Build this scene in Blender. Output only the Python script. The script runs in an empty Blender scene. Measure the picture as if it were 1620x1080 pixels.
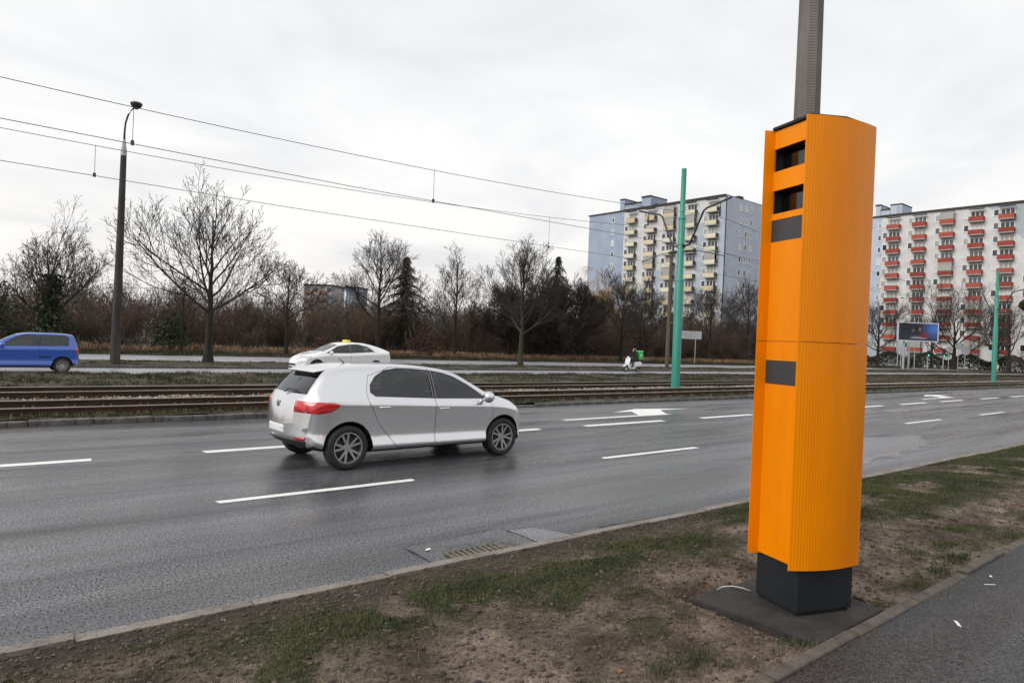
import bpy, bmesh, math, random
import numpy as np
from mathutils import Vector, Matrix
R = math.radians
rnd = random.Random(7)
sc = bpy.context.scene
COL = sc.collection

# ------------------------------------------------------------------ camera
EYE = 1.85
PHI = math.atan(1285 / 1080)          # angle between the lens axis and the road direction (+X)
ROLL = R(2.4)
fwd = Vector((math.cos(PHI), math.sin(PHI), 0))
rgt = Vector((math.sin(PHI), -math.cos(PHI), 0))
up = Vector((0, 0, 1))
cx_ = rgt * math.cos(ROLL) + up * math.sin(ROLL)
cy_ = up * math.cos(ROLL) - rgt * math.sin(ROLL)
cam_d = bpy.data.cameras.new('camera')
cam_d.sensor_width = 36.0
cam_d.lens = 24.0
cam_d.clip_start = 0.05
cam_d.clip_end = 3000
cam = bpy.data.objects.new('camera', cam_d)
m = Matrix.Identity(4)
for i in range(3):
    m[i][0] = cx_[i]; m[i][1] = cy_[i]; m[i][2] = -fwd[i]
m[0][3], m[1][3], m[2][3] = 0, 0, EYE
cam.matrix_world = m
COL.objects.link(cam)
sc.camera = cam

# ------------------------------------------------------------------ sky
SUN_EL, SUN_AZ = R(36), R(172)        # azimuth of the sun measured from +X, counter-clockwise
world = bpy.data.worlds.new('World')
sc.world = world
world.use_nodes = True
nt = world.node_tree
for n in list(nt.nodes):
    nt.nodes.remove(n)
def wn(t, **k):
    n = nt.nodes.new(t)
    for a, b in k.items():
        setattr(n, a, b)
    return n
out = wn('ShaderNodeOutputWorld')
bg = wn('ShaderNodeBackground')
bg.inputs['Strength'].default_value = 0.1
sky = wn('ShaderNodeTexSky', sky_type='NISHITA')
sky.sun_disc = False
sky.sun_elevation = SUN_EL
sky.sun_rotation = R(90) - SUN_AZ
sky.air_density = 1.5
sky.dust_density = 4.0
tc = wn('ShaderNodeTexCoord')
sep = wn('ShaderNodeSeparateXYZ')
nt.links.new(tc.outputs['Generated'], sep.inputs[0])
az = wn('ShaderNodeMath', operation='MAXIMUM'); az.inputs[1].default_value = 0.0
nt.links.new(sep.outputs['Z'], az.inputs[0])
ad = wn('ShaderNodeMath', operation='ADD'); ad.inputs[1].default_value = 0.16
nt.links.new(az.outputs[0], ad.inputs[0])
dx = wn('ShaderNodeMath', operation='DIVIDE'); dy = wn('ShaderNodeMath', operation='DIVIDE')
nt.links.new(sep.outputs['X'], dx.inputs[0]); nt.links.new(ad.outputs[0], dx.inputs[1])
nt.links.new(sep.outputs['Y'], dy.inputs[0]); nt.links.new(ad.outputs[0], dy.inputs[1])
cmb = wn('ShaderNodeCombineXYZ')
nt.links.new(dx.outputs[0], cmb.inputs[0]); nt.links.new(dy.outputs[0], cmb.inputs[1])
nz = wn('ShaderNodeTexNoise')
nz.inputs['Scale'].default_value = 1.15
nz.inputs['Detail'].default_value = 7.0
nz.inputs['Roughness'].default_value = 0.55
nz.inputs['Distortion'].default_value = 0.6
nt.links.new(cmb.outputs[0], nz.inputs['Vector'])
rp = wn('ShaderNodeValToRGB')
rp.color_ramp.elements[0].position = 0.27
rp.color_ramp.elements[0].color = (6.5, 6.6, 6.9, 1)
rp.color_ramp.elements[1].position = 0.58
rp.color_ramp.elements[1].color = (8.25, 8.22, 8.18, 1)
nt.links.new(nz.outputs['Fac'], rp.inputs['Fac'])
mx = wn('ShaderNodeMixRGB')
mx.inputs['Fac'].default_value = 0.93
nt.links.new(sky.outputs[0], mx.inputs[1])
nt.links.new(rp.outputs[0], mx.inputs[2])
hz = wn('ShaderNodeMapRange')                     # the overcast turns a little creamy towards the horizon, all round
hz.inputs[1].default_value = 0.0; hz.inputs[2].default_value = 0.28; hz.inputs[3].default_value = 1.0; hz.inputs[4].default_value = 0.0
nt.links.new(az.outputs[0], hz.inputs[0])
wm = wn('ShaderNodeMixRGB'); wm.blend_type = 'MULTIPLY'; wm.inputs[2].default_value = (1.03, 1.0, 0.965, 1)
nt.links.new(hz.outputs[0], wm.inputs[0]); nt.links.new(mx.outputs[0], wm.inputs[1])
nt.links.new(wm.outputs[0], bg.inputs['Color'])
nt.links.new(bg.outputs[0], out.inputs['Surface'])

# ------------------------------------------------------------------ sun (veiled, very soft)
sd = bpy.data.lights.new('sun', 'SUN')
sd.energy = 1.5
sd.angle = R(35)
sd.color = (1.0, 0.97, 0.92)
sun = bpy.data.objects.new('sun', sd)
sdir = Vector((math.cos(SUN_EL) * math.cos(SUN_AZ), math.cos(SUN_EL) * math.sin(SUN_AZ), math.sin(SUN_EL)))
sun.rotation_euler = (-sdir).to_track_quat('-Z', 'Y').to_euler()
sun.location = sdir * 50
COL.objects.link(sun)

sc.view_settings.view_transform = 'Standard'
sc.view_settings.look = 'None'
sc.view_settings.exposure = 0.35
sc.view_settings.gamma = 1.0
sc.view_settings.use_curve_mapping = False
sc.cycles.max_bounces = 6
sc.cycles.diffuse_bounces = 3
sc.cycles.glossy_bounces = 3
sc.cycles.transmission_bounces = 6
sc.cycles.transparent_max_bounces = 8
sc.cycles.caustics_reflective = False
sc.cycles.caustics_refractive = False

# ------------------------------------------------------------------ materials
MATS = {}
def mat(name, c1, c2=None, rough=0.6, metal=0.0, scale=4.0, detail=5.0, bump=0.0, bscale=40.0, spec=0.5,
        coat=0.0, stretch=(1, 1, 1), lo=0.35, hi=0.65, rough2=None, bstretch=None, speck=None):
    """Principled material: colour runs c1 -> c2 along a noise; optional fine bump; speck=(colour, scale, cut)."""
    if name in MATS:
        return MATS[name]
    mt = bpy.data.materials.new(name)
    mt.use_nodes = True
    t = mt.node_tree
    p = t.nodes['Principled BSDF']
    p.inputs['Roughness'].default_value = rough
    p.inputs['Metallic'].default_value = metal
    p.inputs['Specular IOR Level'].default_value = spec
    p.inputs['Coat Weight'].default_value = coat
    p.inputs['Coat Roughness'].default_value = 0.06
    p.inputs['Base Color'].default_value = (*c1, 1)
    co = t.nodes.new('ShaderNodeTexCoord')
    if c2 is not None:
        mp = t.nodes.new('ShaderNodeMapping'); mp.inputs['Scale'].default_value = stretch
        t.links.new(co.outputs['Object'], mp.inputs[0])
        nn = t.nodes.new('ShaderNodeTexNoise')
        nn.inputs['Scale'].default_value = scale; nn.inputs['Detail'].default_value = detail
        nn.inputs['Roughness'].default_value = 0.65
        t.links.new(mp.outputs[0], nn.inputs['Vector'])
        r = t.nodes.new('ShaderNodeValToRGB')
        r.color_ramp.elements[0].position = lo; r.color_ramp.elements[0].color = (*c1, 1)
        r.color_ramp.elements[1].position = hi; r.color_ramp.elements[1].color = (*c2, 1)
        t.links.new(nn.outputs['Fac'], r.inputs[0])
        last = r.outputs[0]
        if speck:
            sn = t.nodes.new('ShaderNodeTexNoise')
            sn.inputs['Scale'].default_value = speck[1]; sn.inputs['Detail'].default_value = 2
            t.links.new(co.outputs['Object'], sn.inputs['Vector'])
            sr = t.nodes.new('ShaderNodeValToRGB')
            sr.color_ramp.elements[0].position = speck[2]; sr.color_ramp.elements[0].color = (0, 0, 0, 1)
            sr.color_ramp.elements[1].position = speck[2] + 0.06; sr.color_ramp.elements[1].color = (1, 1, 1, 1)
            t.links.new(sn.outputs['Fac'], sr.inputs[0])
            mm = t.nodes.new('ShaderNodeMixRGB'); mm.inputs[2].default_value = (*speck[0], 1)
            t.links.new(sr.outputs[0], mm.inputs[0]); t.links.new(last, mm.inputs[1])
            last = mm.outputs[0]
        t.links.new(last, p.inputs['Base Color'])
        if rough2 is not None:
            mr = t.nodes.new('ShaderNodeMapRange')
            mr.inputs[1].default_value = lo; mr.inputs[2].default_value = hi
            mr.inputs[3].default_value = rough; mr.inputs[4].default_value = rough2
            t.links.new(nn.outputs['Fac'], mr.inputs[0]); t.links.new(mr.outputs[0], p.inputs['Roughness'])
    if bump:
        b = t.nodes.new('ShaderNodeBump'); b.inputs['Strength'].default_value = bump
        b.inputs['Distance'].default_value = 0.02
        bn = t.nodes.new('ShaderNodeTexNoise'); bn.inputs['Scale'].default_value = bscale
        bn.inputs['Detail'].default_value = 4
        if bstretch:
            bm_ = t.nodes.new('ShaderNodeMapping'); bm_.inputs['Scale'].default_value = bstretch
            t.links.new(co.outputs['Object'], bm_.inputs[0]); t.links.new(bm_.outputs[0], bn.inputs['Vector'])
        else:
            t.links.new(co.outputs['Object'], bn.inputs['Vector'])
        t.links.new(bn.outputs['Fac'], b.inputs['Height']); t.links.new(b.outputs[0], p.inputs['Normal'])
    MATS[name] = mt
    return mt

def asphalt(name, dark, light, r_dry, r_wet, brown=(0.07, 0.058, 0.046), grain=1.0, bump=0.5, speckle=1.0):
    mt = bpy.data.materials.new(name); mt.use_nodes = True
    t = mt.node_tree; p = t.nodes['Principled BSDF']
    N, L = t.nodes.new, t.links.new
    co = N('ShaderNodeTexCoord')
    def noise(scale, det=4, st=None, rough=0.6):
        n = N('ShaderNodeTexNoise'); n.inputs['Scale'].default_value = scale; n.inputs['Detail'].default_value = det
        n.inputs['Roughness'].default_value = rough
        if st:
            mp = N('ShaderNodeMapping'); mp.inputs['Scale'].default_value = st
            L(co.outputs['Object'], mp.inputs[0]); L(mp.outputs[0], n.inputs['Vector'])
        else:
            L(co.outputs['Object'], n.inputs['Vector'])
        return n.outputs['Fac']
    def ramp(fac, a, b, ca, cb):
        r = N('ShaderNodeValToRGB')
        r.color_ramp.elements[0].position = a; r.color_ramp.elements[0].color = (*ca, 1)
        r.color_ramp.elements[1].position = b; r.color_ramp.elements[1].color = (*cb, 1)
        L(fac, r.inputs[0]); return r.outputs[0]
    def mix(f, a, b, mode='MIX'):
        x = N('ShaderNodeMixRGB'); x.blend_type = mode
        if isinstance(f, float): x.inputs[0].default_value = f
        else: L(f, x.inputs[0])
        L(a, x.inputs[1]); L(b, x.inputs[2]); return x.outputs[0]
    streak = noise(1.0, 6, (0.05, 1.15, 1), 0.55)
    patchy = noise(0.55, 5, (0.35, 1, 1))
    fine = noise(58 * grain, 2, None, 0.6)
    mid = noise(21 * grain, 3)
    base = ramp(streak, 0.34, 0.66, dark, light)
    br = N('ShaderNodeRGB'); br.outputs[0].default_value = (*brown, 1)
    bmask = ramp(patchy, 0.5, 0.72, (0, 0, 0), (0.55, 0.55, 0.55))
    base = mix(bmask, base, br.outputs[0])
    sp = ramp(fine, 0.34, 0.68, (0.12, 0.12, 0.12), (2.9, 2.9, 3.0))
    base = mix(0.85, base, sp, 'MULTIPLY')
    sp2 = ramp(mid, 0.35, 0.65, (0.72, 0.72, 0.72), (1.25, 1.25, 1.25))
    base = mix(0.8, base, sp2, 'MULTIPLY')
    L(base, p.inputs['Base Color'])
    wet = N('ShaderNodeMath'); wet.operation = 'MULTIPLY'
    streak2 = noise(1.0, 6, (0.09, 1.0, 1.3), 0.6)
    L(streak2, wet.inputs[0]); wet.inputs[1].default_value = 1.0
    mr = N('ShaderNodeMapRange')
    mr.inputs[1].default_value = 0.41; mr.inputs[2].default_value = 0.59
    mr.inputs[3].default_value = r_dry; mr.inputs[4].default_value = r_wet
    L(wet.outputs[0], mr.inputs[0]); L(mr.outputs[0], p.inputs['Roughness'])
    sm = N('ShaderNodeMapRange'); sm.inputs[1].default_value = 0.36; sm.inputs[2].default_value = 0.62; sm.inputs[3].default_value = 0.5 - 0.45 * speckle; sm.inputs[4].default_value = 0.5 + 0.45 * speckle
    L(fine, sm.inputs[0]); L(sm.outputs[0], p.inputs['Specular IOR Level'])
    hgt = N('ShaderNodeMath'); hgt.operation = 'ADD'
    L(fine, hgt.inputs[0]); L(mid, hgt.inputs[1])
    b = N('ShaderNodeBump'); b.inputs['Strength'].default_value = bump; b.inputs['Distance'].default_value = 0.012
    L(hgt.outputs[0], b.inputs['Height']); L(b.outputs[0], p.inputs['Normal'])
    MATS[name] = mt
    return mt

def glass(name, tint=(0.35, 0.4, 0.42), dens=0.55):
    mt = bpy.data.materials.new(name); mt.use_nodes = True
    t = mt.node_tree
    for n in list(t.nodes): t.nodes.remove(n)
    o = t.nodes.new('ShaderNodeOutputMaterial')
    tr = t.nodes.new('ShaderNodeBsdfTransparent'); tr.inputs[0].default_value = (*tint, 1)
    gl = t.nodes.new('ShaderNodeBsdfGlossy'); gl.inputs['Roughness'].default_value = 0.03
    gl.inputs['Color'].default_value = (0.9, 0.92, 0.95, 1)
    fr = t.nodes.new('ShaderNodeFresnel'); fr.inputs[0].default_value = 1.5
    mr = t.nodes.new('ShaderNodeMapRange'); mr.inputs[3].default_value = 0.03; mr.inputs[4].default_value = 1.0
    mxs = t.nodes.new('ShaderNodeMixShader')
    t.links.new(fr.outputs[0], mr.inputs[0]); t.links.new(mr.outputs[0], mxs.inputs[0])
    t.links.new(tr.outputs[0], mxs.inputs[1]); t.links.new(gl.outputs[0], mxs.inputs[2])
    t.links.new(mxs.outputs[0], o.inputs[0])
    MATS[name] = mt
    return mt

def emit(name, c, s):
    mt = mat(name, c, rough=0.4)
    p = mt.node_tree.nodes['Principled BSDF']
    p.inputs['Emission Color'].default_value = (*c, 1); p.inputs['Emission Strength'].default_value = s
    return mt

# ------------------------------------------------------------------ mesh helpers
class MB:
    def __init__(s):
        s.v = []; s.f = []
    def add(s, vs, fs):
        o = len(s.v); s.v.extend(tuple(q) for q in vs)
        s.f.extend(tuple(i + o for i in f) for f in fs); return s
    def box(s, x0, x1, y0, y1, z0, z1):
        return s.add([(x0, y0, z0), (x1, y0, z0), (x1, y1, z0), (x0, y1, z0), (x0, y0, z1), (x1, y0, z1), (x1, y1, z1), (x0, y1, z1)],
                     [(0, 3, 2, 1), (4, 5, 6, 7), (0, 1, 5, 4), (1, 2, 6, 5), (2, 3, 7, 6), (3, 0, 4, 7)])
    def tube(s, pts, rad, n=8, caps=True, flat=None):
        pts = [Vector(p) for p in pts]
        if not hasattr(rad, '__len__'): rad = [rad] * len(pts)
        vs, fs = [], []
        for i, p in enumerate(pts):
            d = (pts[min(i + 1, len(pts) - 1)] - pts[max(i - 1, 0)]).normalized()
            a = Vector((0, 0, 1)) if abs(d.z) < 0.9 else Vector((1, 0, 0))
            u = d.cross(a).normalized(); w = u.cross(d)
            for k in range(n):
                q = 2 * math.pi * (k + 0.5) / n
                vs.append(p + (u * math.cos(q) + w * math.sin(q)) * rad[i])
        for i in range(len(pts) - 1):
            for k in range(n):
                k2 = (k + 1) % n
                fs.append((i * n + k, i * n + k2, (i + 1) * n + k2, (i + 1) * n + k))
        if caps:
            fs.append(tuple(range(n))[::-1]); fs.append(tuple((len(pts) - 1) * n + k for k in range(n)))
        return s.add(vs, fs)
    def lathe(s, prof, n=24, axis='z', c=(0, 0, 0), close=False):
        vs, fs = [], []
        for r, h in prof:
            for k in range(n):
                q = 2 * math.pi * k / n
                a, b = r * math.cos(q), r * math.sin(q)
                v = {'z': (a, b, h), 'y': (a, h, b), 'x': (h, a, b)}[axis]
                vs.append((v[0] + c[0], v[1] + c[1], v[2] + c[2]))
        m_ = len(prof)
        for i in range(m_ - 1 + (1 if close else 0)):
            i2 = (i + 1) % m_
            for k in range(n):
                k2 = (k + 1) % n
                fs.append((i * n + k, i * n + k2, i2 * n + k2, i2 * n + k))
        return s.add(vs, fs)
    def prism(s, poly, h0, h1, mp=lambda a, b, h: (a, b, h)):
        n = len(poly)
        vs = [mp(a, b, h0) for a, b in poly] + [mp(a, b, h1) for a, b in poly]
        fs = [tuple(range(n))[::-1], tuple(range(n, 2 * n))]
        fs += [(k, (k + 1) % n, n + (k + 1) % n, n + k) for k in range(n)]
        return s.add(vs, fs)
    def quad(s, a, b, c, d):
        return s.add([a, b, c, d], [(0, 1, 2, 3)])
    def mesh(s, name, fix=False):
        me = bpy.data.meshes.new(name)
        me.from_pydata(s.v, [], s.f); me.update()
        if fix:
            b = bmesh.new(); b.from_mesh(me); bmesh.ops.recalc_face_normals(b, faces=b.faces); b.to_mesh(me); b.free()
        return me

def obj(name, mb, m=None, parent=None, smooth=False, bevel=0.0, loc=None, rot=None, fix=True, seg=2):
    me = mb if isinstance(mb, bpy.types.Mesh) else mb.mesh(name, fix)
    o = bpy.data.objects.new(name, me); COL.objects.link(o)
    if m is not None and not me.materials:
        me.materials.append(MATS[m] if isinstance(m, str) else m)
    if smooth:
        me.polygons.foreach_set('use_smooth', [True] * len(me.polygons))
        if smooth == 'auto':
            me.set_sharp_from_angle(angle=R(35))
    if bevel:
        bv = o.modifiers.new('bevel', 'BEVEL'); bv.width = bevel; bv.segments = seg; bv.limit_method = 'ANGLE'
    if parent is not None: o.parent = parent
    if loc is not None: o.location = loc
    if rot is not None: o.rotation_euler = rot
    return o
def share(name, src, parent=None, loc=None, rot=None, scale=None):
    o = src.copy(); o.name = name; COL.objects.link(o)
    for k in list(o.keys()):
        if k in ('label', 'category', 'group', 'kind'): del o[k]
    o.parent = parent
    if loc is not None: o.location = loc
    if rot is not None: o.rotation_euler = rot
    if scale is not None: o.scale = scale
    return o
def tag(o, label=None, cat=None, group=None, kind=None):
    if label: o['label'] = label
    if cat: o['category'] = cat
    if group: o['group'] = group
    if kind: o['kind'] = kind
    return o
def thing(name, label, cat, loc=(0, 0, 0), rz=0.0, group=None):
    o = bpy.data.objects.new(name, None); COL.objects.link(o)
    o.empty_display_size = 0.3
    o.location = loc; o.rotation_euler = (0, 0, rz)
    return tag(o, label, cat, group)
def struct(name, mb, m, parent=None, smooth=False, fix=True):
    o = obj(name, mb, m, parent, smooth, fix=fix)
    if parent is None: o['kind'] = 'structure'
    return o
def np_mesh(name, V, F, m, smooth=False):
    """V (n,3) float array, F (k,3) or (k,4) int array"""
    me = bpy.data.meshes.new(name)
    k = F.shape[1]
    me.vertices.add(len(V)); me.vertices.foreach_set('co', np.ascontiguousarray(V, np.float32).ravel())
    me.loops.add(F.size); me.loops.foreach_set('vertex_index', np.ascontiguousarray(F, np.int32).ravel())
    me.polygons.add(len(F))
    me.polygons.foreach_set('loop_start', np.arange(0, F.size, k, dtype=np.int32))
    if smooth: me.polygons.foreach_set('use_smooth', np.ones(len(F), bool))
    me.update(calc_edges=True)
    me.materials.append(MATS[m] if isinstance(m, str) else m)
    return me
def scatter(V, F, P, rz, sc_, tilt=None):
    """copies of a small mesh as one big array pair; P (n,3), rz (n,), sc_ (n,) or (n,3)"""
    n = len(P); V = np.asarray(V, float); F = np.asarray(F, int)
    s3 = sc_ if sc_.ndim == 2 else np.repeat(sc_[:, None], 3, 1)
    W = V[None] * s3[:, None, :]
    if tilt is not None:
        ca, sa = np.cos(tilt)[:, None], np.sin(tilt)[:, None]
        y, z = W[..., 1] * ca - W[..., 2] * sa, W[..., 1] * sa + W[..., 2] * ca
        W = np.stack([W[..., 0], y, z], -1)
    c, s = np.cos(rz)[:, None], np.sin(rz)[:, None]
    W = np.stack([W[..., 0] * c - W[..., 1] * s, W[..., 0] * s + W[..., 1] * c, W[..., 2]], -1) + P[:, None, :]
    FF = (F[None] + (np.arange(n) * len(V))[:, None, None]).reshape(-1, F.shape[1])
    return W.reshape(-1, 3), FF
def vnoise(x, y, seed=0):
    def hsh(i, j):
        q = np.sin(i * 127.1 + j * 311.7 + seed * 74.7) * 43758.5453
        return q - np.floor(q)
    i, j = np.floor(x), np.floor(y); u, v = x - i, y - j
    u, v = u * u * (3 - 2 * u), v * v * (3 - 2 * v)
    return (hsh(i, j) * (1 - u) + hsh(i + 1, j) * u) * (1 - v) + (hsh(i, j + 1) * (1 - u) + hsh(i + 1, j + 1) * u) * v
def fbm(x, y, sc_, oct_=4, seed=0):
    t = 0; a = 0.5
    for k in range(oct_):
        t = t + a * vnoise(x * sc_, y * sc_, seed + k); sc_ *= 2.03; a *= 0.5
    return t
nr = np.random.default_rng(11)
# ================================================================== materials of the place
asphalt('road_asphalt', (0.024, 0.025, 0.028), (0.092, 0.093, 0.099), 0.52, 0.13, brown=(0.075, 0.060, 0.046), bump=0.28)
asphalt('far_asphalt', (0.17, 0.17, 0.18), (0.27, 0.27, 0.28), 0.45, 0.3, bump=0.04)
asphalt('path_asphalt', (0.012, 0.0115, 0.011), (0.028, 0.026, 0.0245), 0.75, 0.55, brown=(0.034, 0.026, 0.021), grain=1.5, bump=.25, speckle=.5)
asphalt('patch_asphalt', (0.045, 0.045, 0.048), (0.07, 0.07, 0.073), 0.4, 0.2, grain=1.4, bump=.2)
asphalt('smooth_patch', (0.085, 0.085, 0.09), (0.13, 0.13, 0.138), 0.32, 0.16, brown=(0.10, 0.10, 0.105), grain=1.6, bump=.15)
mat('road_paint', (0.78, 0.78, 0.76), (0.55, 0.55, 0.53), rough=0.55, scale=9, lo=0.5, hi=0.78, speck=((0.16, 0.16, 0.16), 55, 0.66), bump=0.3, bscale=120)
mat('tar', (0.012, 0.012, 0.013), rough=0.5)
mat('kerb_stone', (0.15, 0.125, 0.105), (0.25, 0.215, 0.19), rough=0.85, scale=6, bump=0.5, bscale=60, speck=((0.08, 0.07, 0.06), 30, 0.6))
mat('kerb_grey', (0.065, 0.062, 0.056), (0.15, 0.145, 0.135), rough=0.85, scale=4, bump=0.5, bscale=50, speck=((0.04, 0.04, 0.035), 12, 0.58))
mat('edging', (0.060, 0.048, 0.039), (0.125, 0.104, 0.087), rough=0.9, scale=7, bump=0.5, bscale=70, speck=((0.07, 0.06, 0.05), 40, 0.6))
def soil_mat():
    mt = bpy.data.materials.new('soil'); mt.use_nodes = True; t = mt.node_tree; p = t.nodes['Principled BSDF']; N, L = t.nodes.new, t.links.new
    p.inputs['Roughness'].default_value = .95; p.inputs['Specular IOR Level'].default_value = .25
    co = N('ShaderNodeTexCoord')
    def noise(sc__, d=6, ro=.65):
        n = N('ShaderNodeTexNoise'); n.inputs['Scale'].default_value = sc__; n.inputs['Detail'].default_value = d; n.inputs['Roughness'].default_value = ro; L(co.outputs['Object'], n.inputs['Vector']); return n.outputs['Fac']
    def ramp(f, stops):
        r = N('ShaderNodeValToRGB'); e = r.color_ramp.elements
        e[0].position, e[0].color = stops[0][0], (*stops[0][1], 1); e[1].position, e[1].color = stops[-1][0], (*stops[-1][1], 1)
        for pos, c in stops[1:-1]:
            q = e.new(pos); q.color = (*c, 1)
        L(f, r.inputs[0]); return r.outputs[0]
    big_ = ramp(noise(2.2, 8), [(.32, (.042, .031, .025)), (.44, (.092, .069, .053)), (.54, (.172, .134, .104)), (.67, (.255, .204, .160))])
    fine_ = ramp(noise(34, 5, .8), [(.34, (.35, .35, .35)), (.5, (.95, .95, .95)), (.68, (1.7, 1.65, 1.6))])
    m1 = N('ShaderNodeMixRGB'); m1.blend_type = 'MULTIPLY'; m1.inputs[0].default_value = .9; L(big_, m1.inputs[1]); L(fine_, m1.inputs[2])
    # damp black gutter silt along the kerb
    sp = N('ShaderNodeSeparateXYZ'); L(co.outputs['Object'], sp.inputs[0])
    ma = N('ShaderNodeMath'); ma.operation = 'MULTIPLY_ADD'; ma.inputs[1].default_value = .018; L(sp.outputs['X'], ma.inputs[0]); L(sp.outputs['Y'], ma.inputs[2])
    mb_ = N('ShaderNodeMath'); mb_.operation = 'MULTIPLY_ADD'; mb_.inputs[1].default_value = .9; L(noise(1.6, 5), mb_.inputs[0]); L(ma.outputs[0], mb_.inputs[2])
    msk = ramp(mb_.outputs[0], [(0, (0, 0, 0)), (1, (1, 1, 1))])
    mr = N('ShaderNodeMapRange'); mr.inputs[1].default_value = 4.25; mr.inputs[2].default_value = 4.75; mr.inputs[3].default_value = 0; mr.inputs[4].default_value = .8; L(mb_.outputs[0], mr.inputs[0])
    m2 = N('ShaderNodeMixRGB'); L(mr.outputs[0], m2.inputs[0]); L(m1.outputs[0], m2.inputs[1])
    silt = N('ShaderNodeMixRGB'); silt.blend_type = 'MULTIPLY'; silt.inputs[0].default_value = .9; silt.inputs[1].default_value = (.035, .030, .024, 1); L(fine_, silt.inputs[2]); L(silt.outputs[0], m2.inputs[2])
    at = N('ShaderNodeAttribute'); at.attribute_name = 'moss'
    gcol = ramp(noise(9, 5, .7), [(.35, (.016, .018, .008)), (.5, (.034, .036, .013)), (.66, (.062, .058, .024))])
    m3 = N('ShaderNodeMixRGB'); L(at.outputs['Fac'], m3.inputs[0]); L(m2.outputs[0], m3.inputs[1]); L(gcol, m3.inputs[2])
    L(m3.outputs[0], p.inputs['Base Color'])
    b = N('ShaderNodeBump'); b.inputs['Strength'].default_value = .9; b.inputs['Distance'].default_value = .02; L(noise(40, 6, .75), b.inputs['Height']); L(b.outputs[0], p.inputs['Normal'])
    MATS['soil'] = mt
soil_mat()
mat('ground_green', (0.022, 0.022, 0.010), (0.055, 0.046, 0.024), rough=0.95, scale=0.8, bump=0.6, bscale=30)
mat('ballast_soil', (0.028, 0.02, 0.014), (0.07, 0.05, 0.034), rough=0.95, scale=2.5, bump=0.7, bscale=40)
mat('far_ground', (0.05, 0.045, 0.028), (0.085, 0.07, 0.045), rough=1, scale=0.15)
mat('gravel', (0.13, 0.11, 0.09), (0.42, 0.37, 0.31), rough=0.9, scale=7, lo=0.4, hi=0.6)
mat('rust', (0.022, 0.012, 0.007), (0.062, 0.031, 0.015), rough=0.8, scale=6, stretch=(0.3, 1, 1))
mat('rail_steel', (0.50, 0.46, 0.42), (0.32, 0.27, 0.22), rough=0.38, metal=0.7, scale=2, stretch=(0.2, 1, 1))
mat('bolt', (0.22, 0.17, 0.13), rough=0.6, metal=0.4)
mat('grass', (0.026, 0.036, 0.010), (0.075, 0.082, 0.024), rough=0.8, scale=2.0, detail=3)
mat('grass_far', (0.022, 0.025, 0.009), (0.058, 0.05, 0.02), rough=0.9, scale=0.6, detail=4)
mat('grass_dry', (0.17, 0.105, 0.06), (0.30, 0.2, 0.12), rough=0.9, scale=0.7, detail=4)
mat('straw', (0.17, 0.125, 0.07), (0.27, 0.2, 0.11), rough=0.9, scale=3)
mat('stone_bits', (0.06, 0.047, 0.038), (0.24, 0.195, 0.16), rough=0.9, scale=9)
mat('clod', (0.04, 0.03, 0.023), (0.13, 0.10, 0.076), rough=1, scale=6, bump=0.6, bscale=60)
mat('brick_bit', (0.33, 0.10, 0.05), rough=0.9)
mat('leaf_brown', (0.05, 0.032, 0.02), (0.15, 0.10, 0.058), rough=.9, scale=14)
mat('paper', (0.75, 0.75, 0.74), rough=0.8)
mat('dark_metal', (0.022, 0.025, 0.03), (0.032, 0.035, 0.04), rough=0.45, scale=3)
mat('iron', (0.21, 0.185, 0.15), (0.12, 0.10, 0.08), rough=0.6, metal=0.3, scale=12)
mat('shade_black', (0.006, 0.006, 0.006), rough=0.9)
mat('orange', (0.88, 0.265, 0.0003), (0.76, 0.215, 0.0003), rough=0.27, scale=2.2, stretch=(1.5, 1.5, .22), spec=0.17)
mat('anthracite', (0.010, 0.012, 0.015), (0.015, 0.017, 0.021), spec=.3, rough=0.55, scale=2, bump=0.05, bscale=15)
mat('pad_concrete', (0.012, 0.010, 0.009), (0.036, 0.031, 0.027), rough=0.85, scale=5, bump=0.4, bscale=50)
mat('blank_panel', (0.035, 0.036, 0.038), rough=0.4)
mat('inner_black', (0.012, 0.012, 0.013), rough=0.5)
mat('device_grey', (0.10, 0.105, 0.11), rough=0.3)
mat('sensor_red', (0.30, 0.03, 0.02), rough=0.3)
glass('clear_glass', (0.55, 0.56, 0.58))
mat('white_plastic', (0.75, 0.75, 0.75), rough=0.4)
mat('pole_concrete', (0.17, 0.158, 0.147), (0.31, 0.29, 0.272), rough=0.9, scale=2, stretch=(1, 1, 0.4))
mat('lamp_concrete', (0.025, 0.022, 0.019), (0.062, 0.054, 0.046), rough=0.9, scale=1.5, stretch=(2, 2, 0.4))
mat('teal_paint', (0.028, 0.235, 0.18), (0.045, 0.28, 0.215), rough=0.42, scale=1.5, stretch=(3, 3, 0.5))
mat('galv', (0.32, 0.33, 0.34), (0.42, 0.43, 0.44), rough=0.55, metal=0.2, scale=2)
mat('wire', (0.06, 0.06, 0.065), rough=0.6)
mat('wood_pole', (0.075, 0.06, 0.045), (0.13, 0.105, 0.08), rough=0.95, scale=2, stretch=(3, 3, 0.3))
mat('bark', (0.011, 0.009, 0.007), (0.028, 0.023, 0.018), rough=0.95, scale=4, stretch=(3, 3, 0.6), bump=0.6, bscale=25)
mat('bark_moss', (0.022, 0.026, 0.012), (0.048, 0.05, 0.026), rough=0.95, scale=4, stretch=(3, 3, 0.6), bump=0.6, bscale=25)
mat('twig', (0.026, 0.020, 0.016), (0.055, 0.042, 0.034), rough=0.95, scale=1.5)
mat('twig_grey', (0.026, 0.021, 0.018), (0.055, 0.046, 0.04), rough=0.95, scale=1.5)
mat('dead_leaf', (0.045, 0.028, 0.017), (0.10, 0.06, 0.034), rough=0.9, scale=1.2)
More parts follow.
